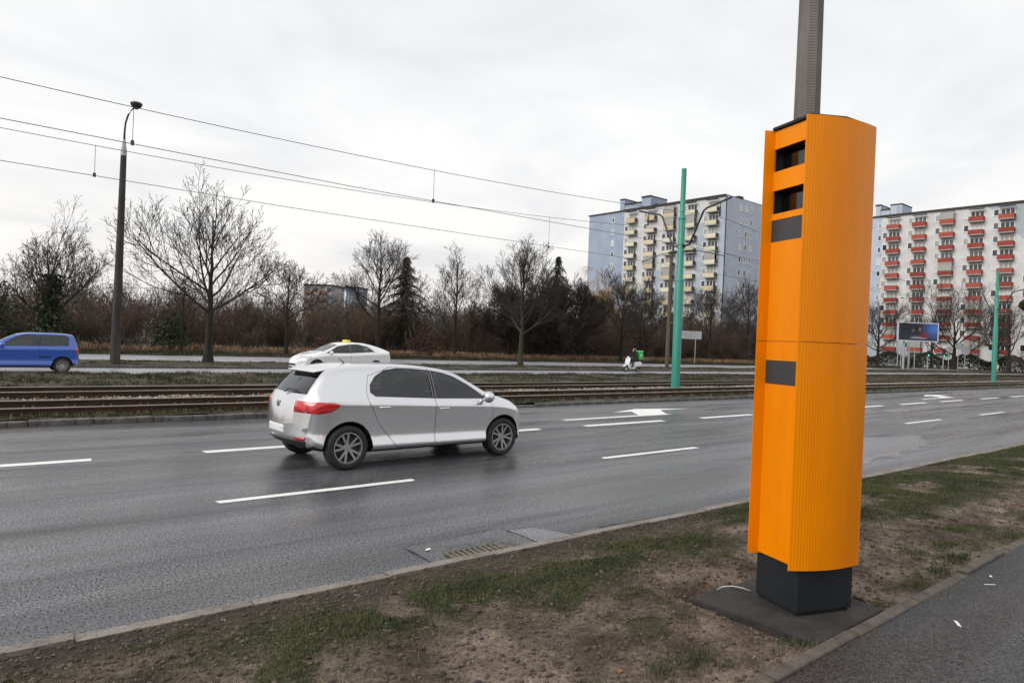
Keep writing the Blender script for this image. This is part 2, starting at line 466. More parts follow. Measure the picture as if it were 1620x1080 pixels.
mat('dark_leaf', (0.026, 0.019, 0.013), (0.055, 0.037, 0.024), rough=0.9, scale=1.2)
mat('ivy', (0.018, 0.028, 0.012), (0.04, 0.055, 0.022), rough=0.7, scale=2)
mat('needles', (0.016, 0.024, 0.014), (0.036, 0.045, 0.024), rough=0.8, scale=2)
mat('needles_brown', (0.03, 0.022, 0.014), (0.055, 0.042, 0.026), rough=0.8, scale=2)
mat('willow_twig', (0.30, 0.19, 0.075), (0.42, 0.28, 0.12), rough=0.9, scale=1.0)
mat('thicket', (0.055, 0.028, 0.021), (0.15, 0.085, 0.064), rough=0.95, scale=0.22, detail=5, lo=0.3, hi=0.7)
mat('thicket_dark', (0.032, 0.024, 0.020), (0.095, 0.072, 0.06), rough=0.95, scale=0.2, detail=5, lo=0.3, hi=0.7)
def thicket_mat(name, cols, sc__):
    mt = mat(name, cols[0], cols[-1], rough=.95, scale=sc__, detail=6, lo=.30, hi=.70)
    e = [n for n in mt.node_tree.nodes if n.type == 'VALTORGB'][0].color_ramp.elements
    for k, c in enumerate(cols[1:-1]):
        q = e.new(.30 + .40 * (k + 1) / (len(cols) - 1)); q.color = (*c, 1)
for key in ('thicket', 'thicket_dark'):
    bpy.data.materials.remove(MATS.pop(key))
thicket_mat('thicket', [(.040, .030, .024), (.105, .056, .042), (.060, .054, .036), (.145, .085, .064), (.078, .063, .052), (.17, .125, .10)], .30)
thicket_mat('thicket_dark', [(.026, .021, .018), (.064, .050, .042), (.044, .043, .032), (.105, .082, .070)], .22)
mat('russet', (0.055, 0.026, 0.018), (0.12, 0.06, 0.04), rough=0.95, scale=1)
mat('hedge', (0.022, 0.024, 0.016), (0.05, 0.045, 0.03), rough=0.95, scale=0.7)

# ================================================================== setting
def sheet(x0, x1, y0, y1, z):
    return MB().quad((x0, y0, z), (x1, y0, z), (x1, y1, z), (x0, y1, z))
struct('ground', sheet(-900, 1500, -900, 1500, -0.06), 'far_ground', fix=False)
KY = lambda x: 4.57 - 0.018 * (x - 3)            # the near kerb runs very slightly askew
X0, X1 = -12.0, 230.0
road = struct('road', MB().quad((X0, 4.62 - 0.018 * (X0 - 3) - 0.12, 0), (X1, 0.2, 0), (X1, 14.6, 0), (X0, 14.6, 0)), 'road_asphalt', fix=False)

# ---- paint on the road
def wobble_strip(x0, x1, y, w, z, seed):
    r = random.Random(seed); n = max(2, int((x1 - x0) / 0.25)); mb = MB()
    a = []; b = []
    for i in range(n + 1):
        x = x0 + (x1 - x0) * i / n
        a.append((x + (r.uniform(-.03, .03) if i in (0, n) else 0), y - w / 2 + r.uniform(-.006, .006), z))
        b.append((x + (r.uniform(-.03, .03) if i in (0, n) else 0), y + w / 2 + r.uniform(-.006, .006), z))
    vs = a + b
    return mb.add(vs, [(i, i + 1, n + 2 + i, n + 1 + i) for i in range(n)])
d1 = [(2.33, 4.78), (8.4, 11.0), (14.7, 17.3), (21.0, 23.75), (27.5, 30.2), (33.8, 36.4), (40.1, 42.7), (46.4, 49.0), (52.7, 55.3), (59, 61.6)]
for i, (a, b) in enumerate(d1):
    obj('lane_marking', wobble_strip(a, b, 7.56, 0.125, 0.004, i), 'road_paint', road, fix=False)
d2 = [(-1.0, 1.64), (3.12, 5.7), (7.4, 9.9), (11.33, 14.18), (15.79, 18.35), (20.3, 22.9), (24.8, 27.6), (29.3, 32.0), (33.7, 36.55),
      (39.2, 42.0), (44.1, 46.8), (48.9, 51.6), (53.6, 56.3), (58.3, 61), (63, 65.7)]
for i, (a, b) in enumerate(d2):
    obj('lane_marking', wobble_strip(a, b, 10.76, 0.20, 0.004, 40 + i), 'road_paint', road, fix=False)
for ox in (0.0, 22.9):
    mb = MB()
    z = 0.004
    mb.add([(11.65 + ox, 11.70, z), (15.75 + ox, 11.70, z), (15.75 + ox, 11.87, z), (11.65 + ox, 11.87, z)], [(0, 1, 2, 3)])
    mb.add([(14.55 + ox, 11.87, z), (15.75 + ox, 11.87, z), (16.45 + ox, 12.62, z), (15.15 + ox, 12.62, z)], [(0, 1, 2, 3)])
    mb.add([(14.35 + ox, 12.62, z), (17.9 + ox, 12.62, z), (15.9 + ox, 13.12, z)], [(0, 1, 2)])
    obj('turn_arrow', mb, 'road_paint', road, fix=False)
def crack(name, pts, w, z=0.0045, seed=0, par=road):
    r = random.Random(seed); P = []
    for (a, b) in zip(pts[:-1], pts[1:]):
        L = math.hypot(b[0] - a[0], b[1] - a[1]); n = max(2, int(L / 0.12))
        for i in range(n):
            t = i / n
            P.append((a[0] + (b[0] - a[0]) * t, a[1] + (b[1] - a[1]) * t))
    P.append(pts[-1])
    P = [(x + r.uniform(-.012, .012), y + r.uniform(-.012, .012)) for x, y in P]
    vs = []; fs = []
    for i, (x, y) in enumerate(P):
        a = P[max(i - 1, 0)]; b = P[min(i + 1, len(P) - 1)]
        dx_, dy_ = b[0] - a[0], b[1] - a[1]; l = math.hypot(dx_, dy_) or 1
        h = w * r.uniform(0.25, 1.0) / 2
        vs += [(x - dy_ / l * h, y + dx_ / l * h, z), (x + dy_ / l * h, y - dx_ / l * h, z)]
    fs = [(2 * i, 2 * i + 1, 2 * i + 3, 2 * i + 2) for i in range(len(P) - 1)]
    return obj(name, MB().add(vs, fs), 'tar', par, fix=False)
crack('crack', [(-2, 10.42), (3.2, 10.47), (6.5, 10.45), (11.8, 10.40)], 0.018, seed=1)
crack('crack', [(12.4, 10.42), (18.6, 10.36), (24, 10.4), (29, 10.35)], 0.022, seed=2)
crack('crack', [(29, 10.35), (38, 10.4), (47, 10.45), (60, 10.4)], 0.03, seed=3)
crack('crack', [(5.2, 4.68), (8, 4.56), (12, 4.50), (18, 4.38), (26, 4.25)], 0.05, seed=5)
# irregular wet patch further along, its sheen put into a lighter colour, and the sunken repair round the drain
def blob(pts, z, n=6, seed=0, amp=0.06):
    r = random.Random(seed); P = []
    for a, b in zip(pts, pts[1:] + pts[:1]):
        for i in range(n):
            t = i / n
            P.append((a[0] + (b[0] - a[0]) * t + r.uniform(-amp, amp), a[1] + (b[1] - a[1]) * t + r.uniform(-amp, amp), z))
    return MB().add(P, [tuple(range(len(P)))])
obj('repair_or_sheen_patch', blob([(12.2, 5.15), (14.2, 5.12), (16.2, 5.35), (18.0, 6.2), (16.4, 6.7), (13.0, 6.5), (11.6, 5.8)], 0.004, seed=4, amp=0.17), 'smooth_patch', road, fix=False)
obj('repair_or_sheen_patch', blob([(24.5, 9.2), (33, 9.1), (37, 9.7), (30, 10.05), (25, 9.9)], 0.004, seed=6, amp=0.12), 'smooth_patch', road, fix=False)
obj('repair_or_sheen_patch', blob([(3.18, 4.62), (4.30, 4.58), (4.30, 5.18), (3.20, 5.16)], 0.004, seed=7, amp=0.008), 'patch_asphalt', road, fix=False)
obj('repair_or_sheen_patch', blob([(4.33, 4.58), (4.82, 4.56), (4.62, 5.05), (4.33, 5.12)], 0.004, seed=8, amp=0.012), 'smooth_patch', road, fix=False)
obj('repair_or_sheen_patch', blob([(3.34, 4.60), (4.16, 4.57), (4.05, 4.98), (3.42, 4.93)], 0.006, seed=9, amp=0.015), 'road_asphalt', road, fix=False)
crack('crack', [(3.17, 4.64), (3.19, 5.17), (4.31, 5.19), (4.32, 4.6)], 0.016, 0.0065, 10)
crack('crack', [(4.32, 5.1), (4.62, 5.06), (4.80, 4.62)], 0.012, 0.0065, 11)
crack('crack', [(3.45, 4.66), (3.40, 4.80), (3.62, 4.86), (3.85, 4.84), (4.02, 4.86), (4.02, 4.70)], 0.016, 0.008, 12)

# ---- drain grate in the gutter
gr = thing('drain_grate', 'rusty cast iron gutter drain grate sunk beside the near kerb', 'drain', (3.66, 4.675, 0.006))
obj('pit_shade', MB().box(-0.27, 0.27, -0.115, 0.115, 0.001, 0.004), 'shade_black', gr)  # thin black plate, the shade down in the pit put into its colour
fm = MB().box(-0.29, 0.29, -0.125, -0.105, 0.001, 0.02).box(-0.29, 0.29, 0.105, 0.125, 0.001, 0.018).box(-0.29, -0.268, -0.105, 0.105, 0.001, 0.019).box(0.268, 0.29, -0.105, 0.105, 0.001, 0.019)
obj('frame', fm, 'iron', gr)
bar0 = None
for i in range(9):
    x = -0.235 + i * 0.0588
    if bar0 is None: bar0 = obj('bar', MB().prism([(-0.013, -0.104), (0.013, -0.104), (0.03, 0.104), (0.004, 0.104)], 0.0045, 0.0165), 'iron', gr, loc=(x, 0, 0))
    else: share('bar', bar0, gr, (x, 0, 0))

# ---- near kerb, path edging, tram kerb: stone by stone
def stones(name, xs, length, prof, place, m, first=None):
    """prof: (y,z) polygon; place(i,x)->(loc, rz)"""
root_k = struct('kerb', MB().add([(-3, KY(-3) - 0.02, -0.04), (60, KY(60) - 0.02, -0.04), (60, KY(60) - 0.1, -0.04), (-3, KY(-3) - 0.1, -0.04)], [(0, 1, 2, 3)]), 'tar', fix=False)
pk = [(0, -0.05), (0, 0.045), (-0.018, 0.062), (-0.125, 0.066), (-0.125, -0.05)]
kst = [MB().prism(pk, 0.004, 0.994, lambda a, b, h: (h, a, b)).mesh('kerb_stone', True)]
kst[0].materials.append(MATS['kerb_stone'])
for i in range(-4, 40):
    x = i * 1.0 - 0.35
    o = bpy.data.objects.new('kerb_stone', kst[0]); COL.objects.link(o); o.parent = root_k
    o.location = (x, KY(x) + rnd.uniform(-.006, .006), rnd.uniform(-.012, .008)); o.rotation_euler = (rnd.uniform(-.02, .02), rnd.uniform(-.004, .004), -0.018)
struct('footpath', MB().quad((X0, -6, 0.12), (60, -6, 0.12), (60, 1.81, 0.12), (X0, 1.81, 0.12)), 'path_asphalt', fix=False)
root_e = struct('path_edge', MB().quad((X0, 1.80, 0.08), (60, 1.80, 0.08), (60, 1.88, 0.08), (X0, 1.88, 0.08)), 'tar', fix=False)
pe = [(0, 0), (0, 0.128), (0.008, 0.134), (0.072, 0.136), (0.08, 0.13), (0.08, 0)]
es = MB().prism(pe, 0.003, 0.992, lambda a, b, h: (h, a, b)).mesh('edging_stone', True); es.materials.append(MATS['edging'])
for i in range(-3, 26):
    o = bpy.data.objects.new('edging_stone', es); COL.objects.link(o); o.parent = root_e
    o.location = (i * 1.0 + 0.42, 1.803 + rnd.uniform(-.006, .006), rnd.uniform(-.008, .008)); o.rotation_euler = (rnd.uniform(-.03, .03), rnd.uniform(-.008, .008), rnd.uniform(-.006, .006))
root_t = struct('tram_kerb', MB().quad((X0, 14.56, -0.03), (X1, 14.56, -0.03), (X1, 14.66, -0.03), (X0, 14.66, -0.03)), 'tar', fix=False)
pt = [(0, -0.05), (0, 0.088), (0.015, 0.103), (0.15, 0.106), (0.15, -0.05)]
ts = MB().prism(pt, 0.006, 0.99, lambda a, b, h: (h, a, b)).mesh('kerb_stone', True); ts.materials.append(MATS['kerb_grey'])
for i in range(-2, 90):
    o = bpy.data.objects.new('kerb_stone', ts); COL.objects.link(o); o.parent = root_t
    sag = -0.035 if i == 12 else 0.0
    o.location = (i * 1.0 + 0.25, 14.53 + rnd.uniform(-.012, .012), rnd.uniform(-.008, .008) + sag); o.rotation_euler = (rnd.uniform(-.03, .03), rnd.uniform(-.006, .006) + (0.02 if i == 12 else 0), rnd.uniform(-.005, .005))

# ---- verge of bare soil and grass
def vz(x, y):
    t = (y - 1.88) / 2.5
    base = 0.105 + 0.025 * np.sin(np.clip(t, 0, 1) * np.pi) - 0.062 * np.clip((t - 0.66) / 0.28, 0, 1)
    z = base + ((fbm(x, y, 0.9, 3, 3) - 0.45) * 0.07 + (fbm(x, y, 5.0, 4, 9) - 0.47) * 0.06 + (fbm(x, y, 16.0, 3, 19) - 0.45) * 0.02) * (1 - 0.85 * np.clip((t - 0.8) / 0.16, 0, 1))
    pad = np.clip(np.maximum(np.abs(x - 4.54) - 0.48, np.abs(y - 2.33) - 0.46) / 0.15, 0, 1)
    edge = np.clip((y - 1.88) / 0.15, 0, 1)
    z = 0.072 * (1 - pad) + z * pad
    return 0.118 * (1 - edge) + z * edge
def grid(x0, x1, nx, y0f, y1f, ny, zf):
    xs = np.linspace(x0, x1, nx)
    U, T = np.meshgrid(xs, np.linspace(0, 1, ny), indexing='ij')
    Yv = y0f(U) + (y1f(U) - y0f(U)) * T
    Z = zf(U, Yv)
    V = np.stack([U, Yv, Z], -1).reshape(-1, 3)
    i, j = np.meshgrid(np.arange(nx - 1), np.arange(ny - 1), indexing='ij')
    a = (i * ny + j).ravel()
    return V, np.stack([a, a + ny, a + ny + 1, a + 1], 1)
def dens(x, y):
    """how grassy the verge is, 0..1"""
    t = (y - 1.88) / (KY(x) - 1.98)
    d = np.exp(-((t - 0.72) / 0.17) ** 2) * 0.95
    d = d * np.clip((x - 0.4) / 2.0, 0.15, 1)
    d += 1.3 * np.clip((x - 6.0) / 2.5, 0, 1) * np.clip((t - 0.22) / 0.25, 0, 1) * (0.35 + 0.65 * np.clip((t - .3) / .4, 0, 1))
    d += 0.40 * np.exp(-((t - 0.08) / 0.06) ** 2) * np.clip((x - 4.9) / 0.8, 0, 1)
    n = fbm(x, y, 1.7, 4, 21)
    d = d * np.clip((n - 0.29) / 0.16, 0, 1.3) + 0.55 * np.clip((fbm(x, y, 3.1, 3, 33) - 0.60) / 0.06, 0, 1)
    d[(np.abs(x - 4.54) < 0.5) & (np.abs(y - 2.33) < 0.47)] = 0
    return np.clip(d, 0, 1)
def moss_attr(me, V):
    at = me.attributes.new('moss', 'FLOAT', 'POINT')
    at.data.foreach_set('value', np.clip(dens(V[:, 0].copy(), V[:, 1].copy()) * 0.85, 0, .8).astype(np.float32))
    return me
V, F = grid(-4, 14, 760, lambda x: x * 0 + 1.875, lambda x: KY(x) - 0.10, 110, vz)
o = obj('verge', moss_attr(np_mesh('verge', V, F, 'soil', True), V)); o['kind'] = 'structure'
V, F = grid(14, 70, 500, lambda x: x * 0 + 1.875, lambda x: KY(x) - 0.10, 50, vz)
o = obj('verge', moss_attr(np_mesh('verge', V, F, 'soil', True), V)); o['kind'] = 'structure'
# grass tufts
def tuft(n, h, w, spread, seed):
    r = random.Random(seed); Vv = []; Ff = []
    for k in range(n):
        a = r.uniform(0, 6.283); l = h * r.uniform(.5, 1.1); b = r.uniform(.3, 1.0)
        px, py = r.gauss(0, spread), r.gauss(0, spread)
        dx_, dy_ = math.cos(a), math.sin(a); sx, sy = -dy_ * w / 2, dx_ * w / 2
        o_ = len(Vv)
        Vv += [(px - sx, py - sy, -0.004), (px + sx, py + sy, -0.004),
               (px + dx_ * l * b * .35 - sx * .8, py + dy_ * l * b * .35 - sy * .8, l * .62), (px + dx_ * l * b * .35 + sx * .8, py + dy_ * l * b * .35 + sy * .8, l * .62),
               (px + dx_ * l * b * .95, py + dy_ * l * b * .95, l * (1.0 - .3 * b))]
        Ff += [(o_, o_ + 1, o_ + 3), (o_, o_ + 3, o_ + 2), (o_ + 2, o_ + 3, o_ + 4)]
    return np.array(Vv), np.array(Ff)
def field(name, m, protos, P, smin, smax, label, cat='grass', par=None, zs=None):
    Vs, Fs, off = [], [], 0
    idx = nr.integers(0, len(protos), len(P))
    for k, (pv, pf) in enumerate(protos):
        q = P[idx == k]
        if not len(q): continue
        s = nr.uniform(smin, smax, len(q))
        if zs is not None: s = s * zs[idx == k]
        W, FF = scatter(pv, pf, q, nr.uniform(0, 6.283, len(q)), s)
        Vs.append(W); Fs.append(FF + off); off += len(W)
    o_ = obj(name, np_mesh(name, np.concatenate(Vs), np.concatenate(Fs), m))
    return tag(o_, label, cat, kind='stuff')
N = 620000
gxv = nr.uniform(0, 1, N) ** 1.5 * 34 - 0.2; gyv = 1.90 + nr.uniform(0, 1, N) * (KY(gxv) - 0.12 - 1.90)
dd = dens(gxv, gyv) * np.clip(1.3 - gxv / 60, .4, 1)
keep = nr.uniform(0, 1, N) < dd * 0.42
gxv, gyv, dd = gxv[keep], gyv[keep], dd[keep]
P = np.stack([gxv, gyv, vz(gxv, gyv)], -1)
protos = [tuft(6, 0.0125, 0.0034, 0.019, k) for k in range(7)] + [tuft(5, 0.028, 0.0026, 0.012, 9)]
field('grass', 'grass', protos, P, 0.6, 1.35, 'short patchy green grass growing on the soil verge', zs=0.6 + 0.6 * dd)
# a few lush tufts by the path edge
P = []
for (x, y, n) in ((4.02, 1.98, 26), (3.42, 2.02, 12), (3.30, 2.2, 30), (6.4, 1.98, 40), (6.9, 2.02, 60), (7.2, 2.25, 70), (6.7, 2.3, 30), (8.0, 2.35, 80), (5.75, 2.0, 20), (8.3, 1.95, 40), (3.0, 2.25, 30), (2.6, 2.3, 14)):
    for k in range(n):
        P.append((x + rnd.gauss(0, .10), max(1.9, y + rnd.gauss(0, .05)), 0))
P = np.array(P); P[:, 2] = vz(P[:, 0], P[:, 1])
field('grass', 'grass', [tuft(11, 0.042, 0.0034, 0.026, 50 + k) for k in range(3)], P, 0.6, 1.3, 'lush green grass tufts along the path edging stones')
# soil clods and pebbles
def lump(seed, flat=0.6):
    b = bmesh.new(); bmesh.ops.create_icosphere(b, subdivisions=1, radius=1)
    r = random.Random(seed)
    Vv = np.array([tuple(v.co * r.uniform(.65, 1.15)) for v in b.verts]) * np.array([1, .8, flat])
    Ff = np.array([[v.index for v in f.verts] for f in b.faces]); b.free(); return Vv, Ff
def pebbles(name, m, n, x0, x1, s0, s1, label, ymin=1.92, ymax=None, xp=1.6, bare=True, sink=.2):
    x = x0 + nr.uniform(0, 1, n) ** xp * (x1 - x0); y = ymin + nr.uniform(0, 1, n) * ((KY(x) - 0.14 if ymax is None else ymax) - ymin)
    if bare:
        k = nr.uniform(0, 1, n) > dens(x, y) * 0.85; x, y = x[k], y[k]
    k = ~((np.abs(x - 4.54) < 0.5) & (np.abs(y - 2.33) < 0.46)); x, y = x[k], y[k]
    s = s0 + (s1 - s0) * nr.uniform(0, 1, len(x)) ** 4
    P_ = np.stack([x, y, vz(x, y) + s * sink], -1)
    Vs, Fs, off = [], [], 0; idx = nr.integers(0, 4, len(x))
    for q in range(4):
        pv, pf = lump(100 + q)
        W, FF = scatter(pv, pf, P_[idx == q], nr.uniform(0, 6.28, (idx == q).sum()), s[idx == q])
        Vs.append(W); Fs.append(FF + off); off += len(W)
    o_ = obj(name, np_mesh(name, np.concatenate(Vs), np.concatenate(Fs), m))
    return tag(o_, label, 'soil', kind='stuff')
pebbles('soil_clods', 'clod', 26000, 0, 16, 0.003, 0.026, 'dark crumbs and clods of soil on the verge')
pebbles('pebbles', 'stone_bits', 16000, 0, 14, 0.0025, 0.012, 'small pale stones strewn over the bare verge')
for (x, y, s, mt_, lb) in ((2.62, 3.55, .045, 'clod', 'brown stone lying at the edge of the grass near the kerb'),
                            (2.62, 2.62, .042, 'clod', 'dark angular stone on bare soil in the foreground'),
                            (3.9, 3.02, .028, 'stone_bits', 'small round stone on bare soil left of the orange tower'),
                            (2.83, 2.36, .018, 'brick_bit', 'small orange brick fragment on the bare soil')):
    pv, pf = lump(int(x * 97), .8)
    b = MB(); b.add(pv * s, [tuple(q) for q in pf])
    tag(obj('stone', b, mt_, loc=(x, y, float(vz(np.array([x]), np.array([y]))[0]) + s * .4)), lb, 'stone')
# straws on soil
sv, sf = np.array([(-.5, -.012, 0), (.5, -.012, .02), (.5, .012, .02), (-.5, .012, 0)]), np.array([(0, 1, 2), (0, 2, 3)])
n = 320; x = nr.uniform(0, 1, n) ** 1.5 * 13; y = nr.uniform(1.92, 4.2, n)
W, FF = scatter(sv, sf, np.stack([x, y, vz(x, y) + 0.008], -1), nr.uniform(0, 6.28, n), nr.uniform(.03, .11, n))
tag(obj('straw', np_mesh('straw', W, FF, 'straw')), 'dry pale grass stalks scattered over the soil verge', 'straw', kind='stuff')
# dead leaves
lv, lf = np.array([(-.5, 0, .05), (0, -.32, 0), (.5, 0, .12), (0, .32, .02)]), np.array([(0, 1, 2), (0, 2, 3)])
n = 1100; x = nr.uniform(0, 1, n) ** 1.5 * 15; y = nr.uniform(1.0, 4.4, n); zl = np.where(y > 1.9, vz(x, y), .122) + .006
k = ~((np.abs(x - 4.54) < .5) & (np.abs(y - 2.33) < .47)) & ((y > 1.9) | (nr.uniform(0, 1, n) < .12)); x, y, zl = x[k], y[k], zl[k]
W, FF = scatter(lv, lf, np.stack([x, y, zl], -1), nr.uniform(0, 6.28, len(x)), nr.uniform(.018, .045, len(x)))
tag(obj('dead_leaves', np_mesh('dead_leaves', W, FF, 'leaf_brown')), 'small dead brown leaves strewn over verge and path', 'leaf litter', kind='stuff')
# bits of litter
for (x, y, z, a, s, lb) in ((5.18, 1.50, .123, .5, (.055, .011), 'flattened white paper scrap lying on the dark footpath'),
                             (6.30, 1.62, .123, -.6, (.055, .005), 'thin white stick lying on the footpath beside the edging stones'),
                             (3.33, 4.98, .009, .2, (.035, .018), 'white paper chip on the asphalt beside the drain grate'),
                             (6.55, 1.68, .123, .3, (.026, .010), 'small white paper flake on the footpath by the grass')):
    tag(obj('paper_scrap', MB().prism([(-s[0], -s[1]), (s[0] * .8, -s[1] * .7), (s[0], s[1]), (-s[0] * .7, s[1] * .8)], 0, .003), 'paper', loc=(x, y, z), rot=(.03, .02, a)), lb, 'litter')

# ---- tram track bed
def bz(x, y):
    return 0.115 + 0.04 * np.clip((y - 16.6) / 0.5, 0, 1) * np.clip((18.6 - y) / 0.5, 0, 1) + (fbm(x, y, 1.5, 3, 5) - .45) * 0.05
V, F = grid(-6, 230, 900, lambda x: x * 0 + 14.67, lambda x: x * 0 + 20.6, 40, bz)
o = obj('track_bed', np_mesh('track_bed', V, F, 'ballast_soil', True)); o['kind'] = 'structure'
def mz(x, y):
    t = np.clip((y - 20.6) / 7.7, 0, 1)
    return 0.13 + 0.05 * np.sin(t * np.pi) - 0.08 * np.clip((t - .9) / .1, 0, 1) + (fbm(x, y, .8, 3, 15) - .45) * 0.09
V, F = grid(-6, 230, 600, lambda x: x * 0 + 20.55, lambda x: x * 0 + 28.35, 40, mz)
o = obj('median_verge', np_mesh('median_verge', V, F, 'ground_green', True)); o['kind'] = 'structure'
for lb, yc in (('near tram track with rusty rails beside the grey kerb', 15.87), ('far tram track with rusty rails beside the mossy verge', 19.32)):
    tr = thing('tram_track', lb, 'tram track', (0, yc, 0), group='parallel tram tracks')
    for sgn in (-1, 1):
        yy = sgn * 0.7175
        pr_ = [(-.062, .10), (.062, .10), (.062, .112), (.012, .125), (.011, .225), (.034, .236), (.034, .262), (-.034, .262), (-.034, .236), (-.011, .225), (-.012, .125), (-.062, .112)]
        rl = obj('rail', MB().prism(pr_, -6, 230, lambda a, b, h: (h, a + yy, b)), 'rust', tr)
        obj('rail_head', MB().prism([(-.033, .2622), (.033, .2622), (.033, .270), (.026, .274), (-.026, .274), (-.033, .270)], -6, 230, lambda a, b, h: (h, a + yy, b)), 'rail_steel', rl)
        fb = MB(); x = -2.0 + rnd.uniform(0, .5)
        while x < 75:
            for dx_ in (-.075, .075):
                fb.box(x + dx_ - .018, x + dx_ + .018, yy - .058, yy - .012, .116, .168)
            fb.box(x - .12, x + .12, yy - .11, yy - .055, .10, .124)
            x += 0.68 + rnd.uniform(-.03, .03)
        tag(obj('fastening', fb, 'bolt', rl), kind='stuff')
# gravel between the tracks, moss and grass strips
n = 15000
x = nr.uniform(0, 1, n) ** 1.4 * 80 - 1; y = 17.6 + nr.normal(0, .45, n)
k = (y > 16.72) & (y < 18.45); x, y = x[k], y[k]
k = nr.uniform(0, 1, len(x)) < np.clip((fbm(x, y * 2, .5, 3, 44) - .3) / .2, .12, 1); x, y = x[k], y[k]
s = nr.uniform(.014, .038, len(x)) * (1 + x / 120)
pv, pf = lump(3, .75)
W, FF = scatter(pv, pf, np.stack([x, y, bz(x, y) + s * .5], -1), nr.uniform(0, 6.28, len(x)), s)
tag(obj('gravel', np_mesh('gravel', W, FF, 'gravel')), 'pale ballast stones between the two tram tracks', 'gravel', kind='stuff')
big = [tuft(7, 0.09, 0.012, 0.06, 70 + k) for k in range(4)]
def strip(n, y0, y1, xmax, zf, seed, cut=.40, xp=1.4):
    x = nr.uniform(0, 1, n) ** xp * xmax - 1; y = nr.uniform(y0, y1, n)
    k = nr.uniform(0, 1, n) < np.clip((fbm(x, y, .9, 3, seed) - cut) / .15, .08, 1); x, y = x[k], y[k]
    return np.stack([x, y, zf(x, y)], -1)
field('grass', 'grass', big, strip(3500, 14.7, 15.08, 90, bz, 61, .42), .6, 1.2, 'low grass strip between the grey kerb and the near rail')
field('grass', 'grass_far', big, np.concatenate([strip(1800, 15.2, 16.5, 60, bz, 62, .55), strip(1500, 18.7, 20, 60, bz, 63, .55)]), .4, .8, 'thin weeds growing between the tram rails')
field('grass', 'grass_far', big, strip(30000, 20.5, 28.2, 130, mz, 64, .36, 1.2), .7, 1.5, 'mossy grass on the verge behind the tram tracks')
pv, pf = lump(8, .5)
x = nr.uniform(0, 1, 6000) ** 1.2 * 110; y = nr.uniform(20.6, 28.2, 6000); s = nr.uniform(.02, .09, 6000)
W, FF = scatter(pv, pf, np.stack([x, y, mz(x, y)], -1), nr.uniform(0, 6.28, 6000), s)
tag(obj('leaf_litter', np_mesh('leaf_litter', W, FF, 'dark_leaf')), 'brown leaf litter on the verge behind the tram tracks', 'leaf litter', kind='stuff')

# ---- the other carriageway, its verge, the service road and what lies beyond
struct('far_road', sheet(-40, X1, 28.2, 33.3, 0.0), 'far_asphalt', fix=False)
kf = struct('far_kerb', MB().quad((-40, 33.25, -.02), (X1, 33.25, -.02), (X1, 33.4, -.02), (-40, 33.4, -.02)), 'tar', fix=False)
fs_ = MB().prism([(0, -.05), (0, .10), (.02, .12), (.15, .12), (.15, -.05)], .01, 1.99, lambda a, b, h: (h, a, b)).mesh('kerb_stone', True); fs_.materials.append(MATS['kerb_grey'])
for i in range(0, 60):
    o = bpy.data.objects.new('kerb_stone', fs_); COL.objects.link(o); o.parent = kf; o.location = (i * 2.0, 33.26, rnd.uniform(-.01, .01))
for i in range(14):
    a = 4 + i * 9.0
    obj('edge_marking', wobble_strip(a, a + 4.2, 28.55, .18, .004, 200 + i), 'road_paint', bpy.data.objects['far_road'], fix=False)
def v2(x, y): return 0.12 + 0.05 * np.sin(np.clip((y - 33.4) / 4.8, 0, 1) * np.pi) + (fbm(x, y, .8, 3, 25) - .45) * .08
V, F = grid(-10, 140, 380, lambda x: x * 0 + 33.38, lambda x: x * 0 + 38.2, 26, v2)
o = obj('tree_verge', np_mesh('tree_verge', V, F, 'ground_green', True)); o['kind'] = 'structure'
field('grass', 'grass_far', big, strip(16000, 33.5, 38.0, 130, v2, 66, .40, 1.1), .6, 1.3, 'low grass and moss on the lamp post verge')
struct('service_road', sheet(-60, 150, 38.1, 45.6, 0.10), 'far_asphalt', fix=False)
struct('cross_street', sheet(128, 136, 33.3, 200, 0.11), 'far_asphalt', fix=False)
struct('pavement', sheet(106, 128, 38.6, 44.5, 0.14), 'kerb_grey', fix=False)
V, F = grid(-80, 128, 300, lambda x: x * 0 + 45.5, lambda x: x * 0 + 110, 40, lambda x, y: 0.13 + 0.01 * (y - 45) + (fbm(x, y, .3, 3, 35) - .45) * .3)
o = obj('far_verge', np_mesh('far_verge', V, F, 'ground_green', True)); o['kind'] = 'structure'
V, F = grid(136, 230, 80, lambda x: x * 0 + 33.3, lambda x: x * 0 + 130, 40, lambda x, y: 0.12 + (fbm(x, y, .3, 3, 36) - .45) * .2)
o = obj('estate_lawn', np_mesh('estate_lawn', V, F, 'ground_green', True)); o['kind'] = 'structure'
field('grass', 'grass_far', [tuft(8, .16, .025, .1, 80 + k) for k in range(3)], strip(16000, 45.7, 50.5, 130, lambda x, y: 0.14 + 0.01 * (y - 45), 67, .30, 1.0), .6, 1.3, 'green grass strip beyond the service road')
field('dry_grass', 'grass_dry', [tuft(12, .55, .03, .16, 90 + k) for k in range(3)], strip(9000, 49.5, 54.0, 110, lambda x, y: 0.15 + 0.01 * (y - 45), 68, .34, 1.0), .5, 1.15, 'tall dry straw coloured grass at the foot of the thicket')
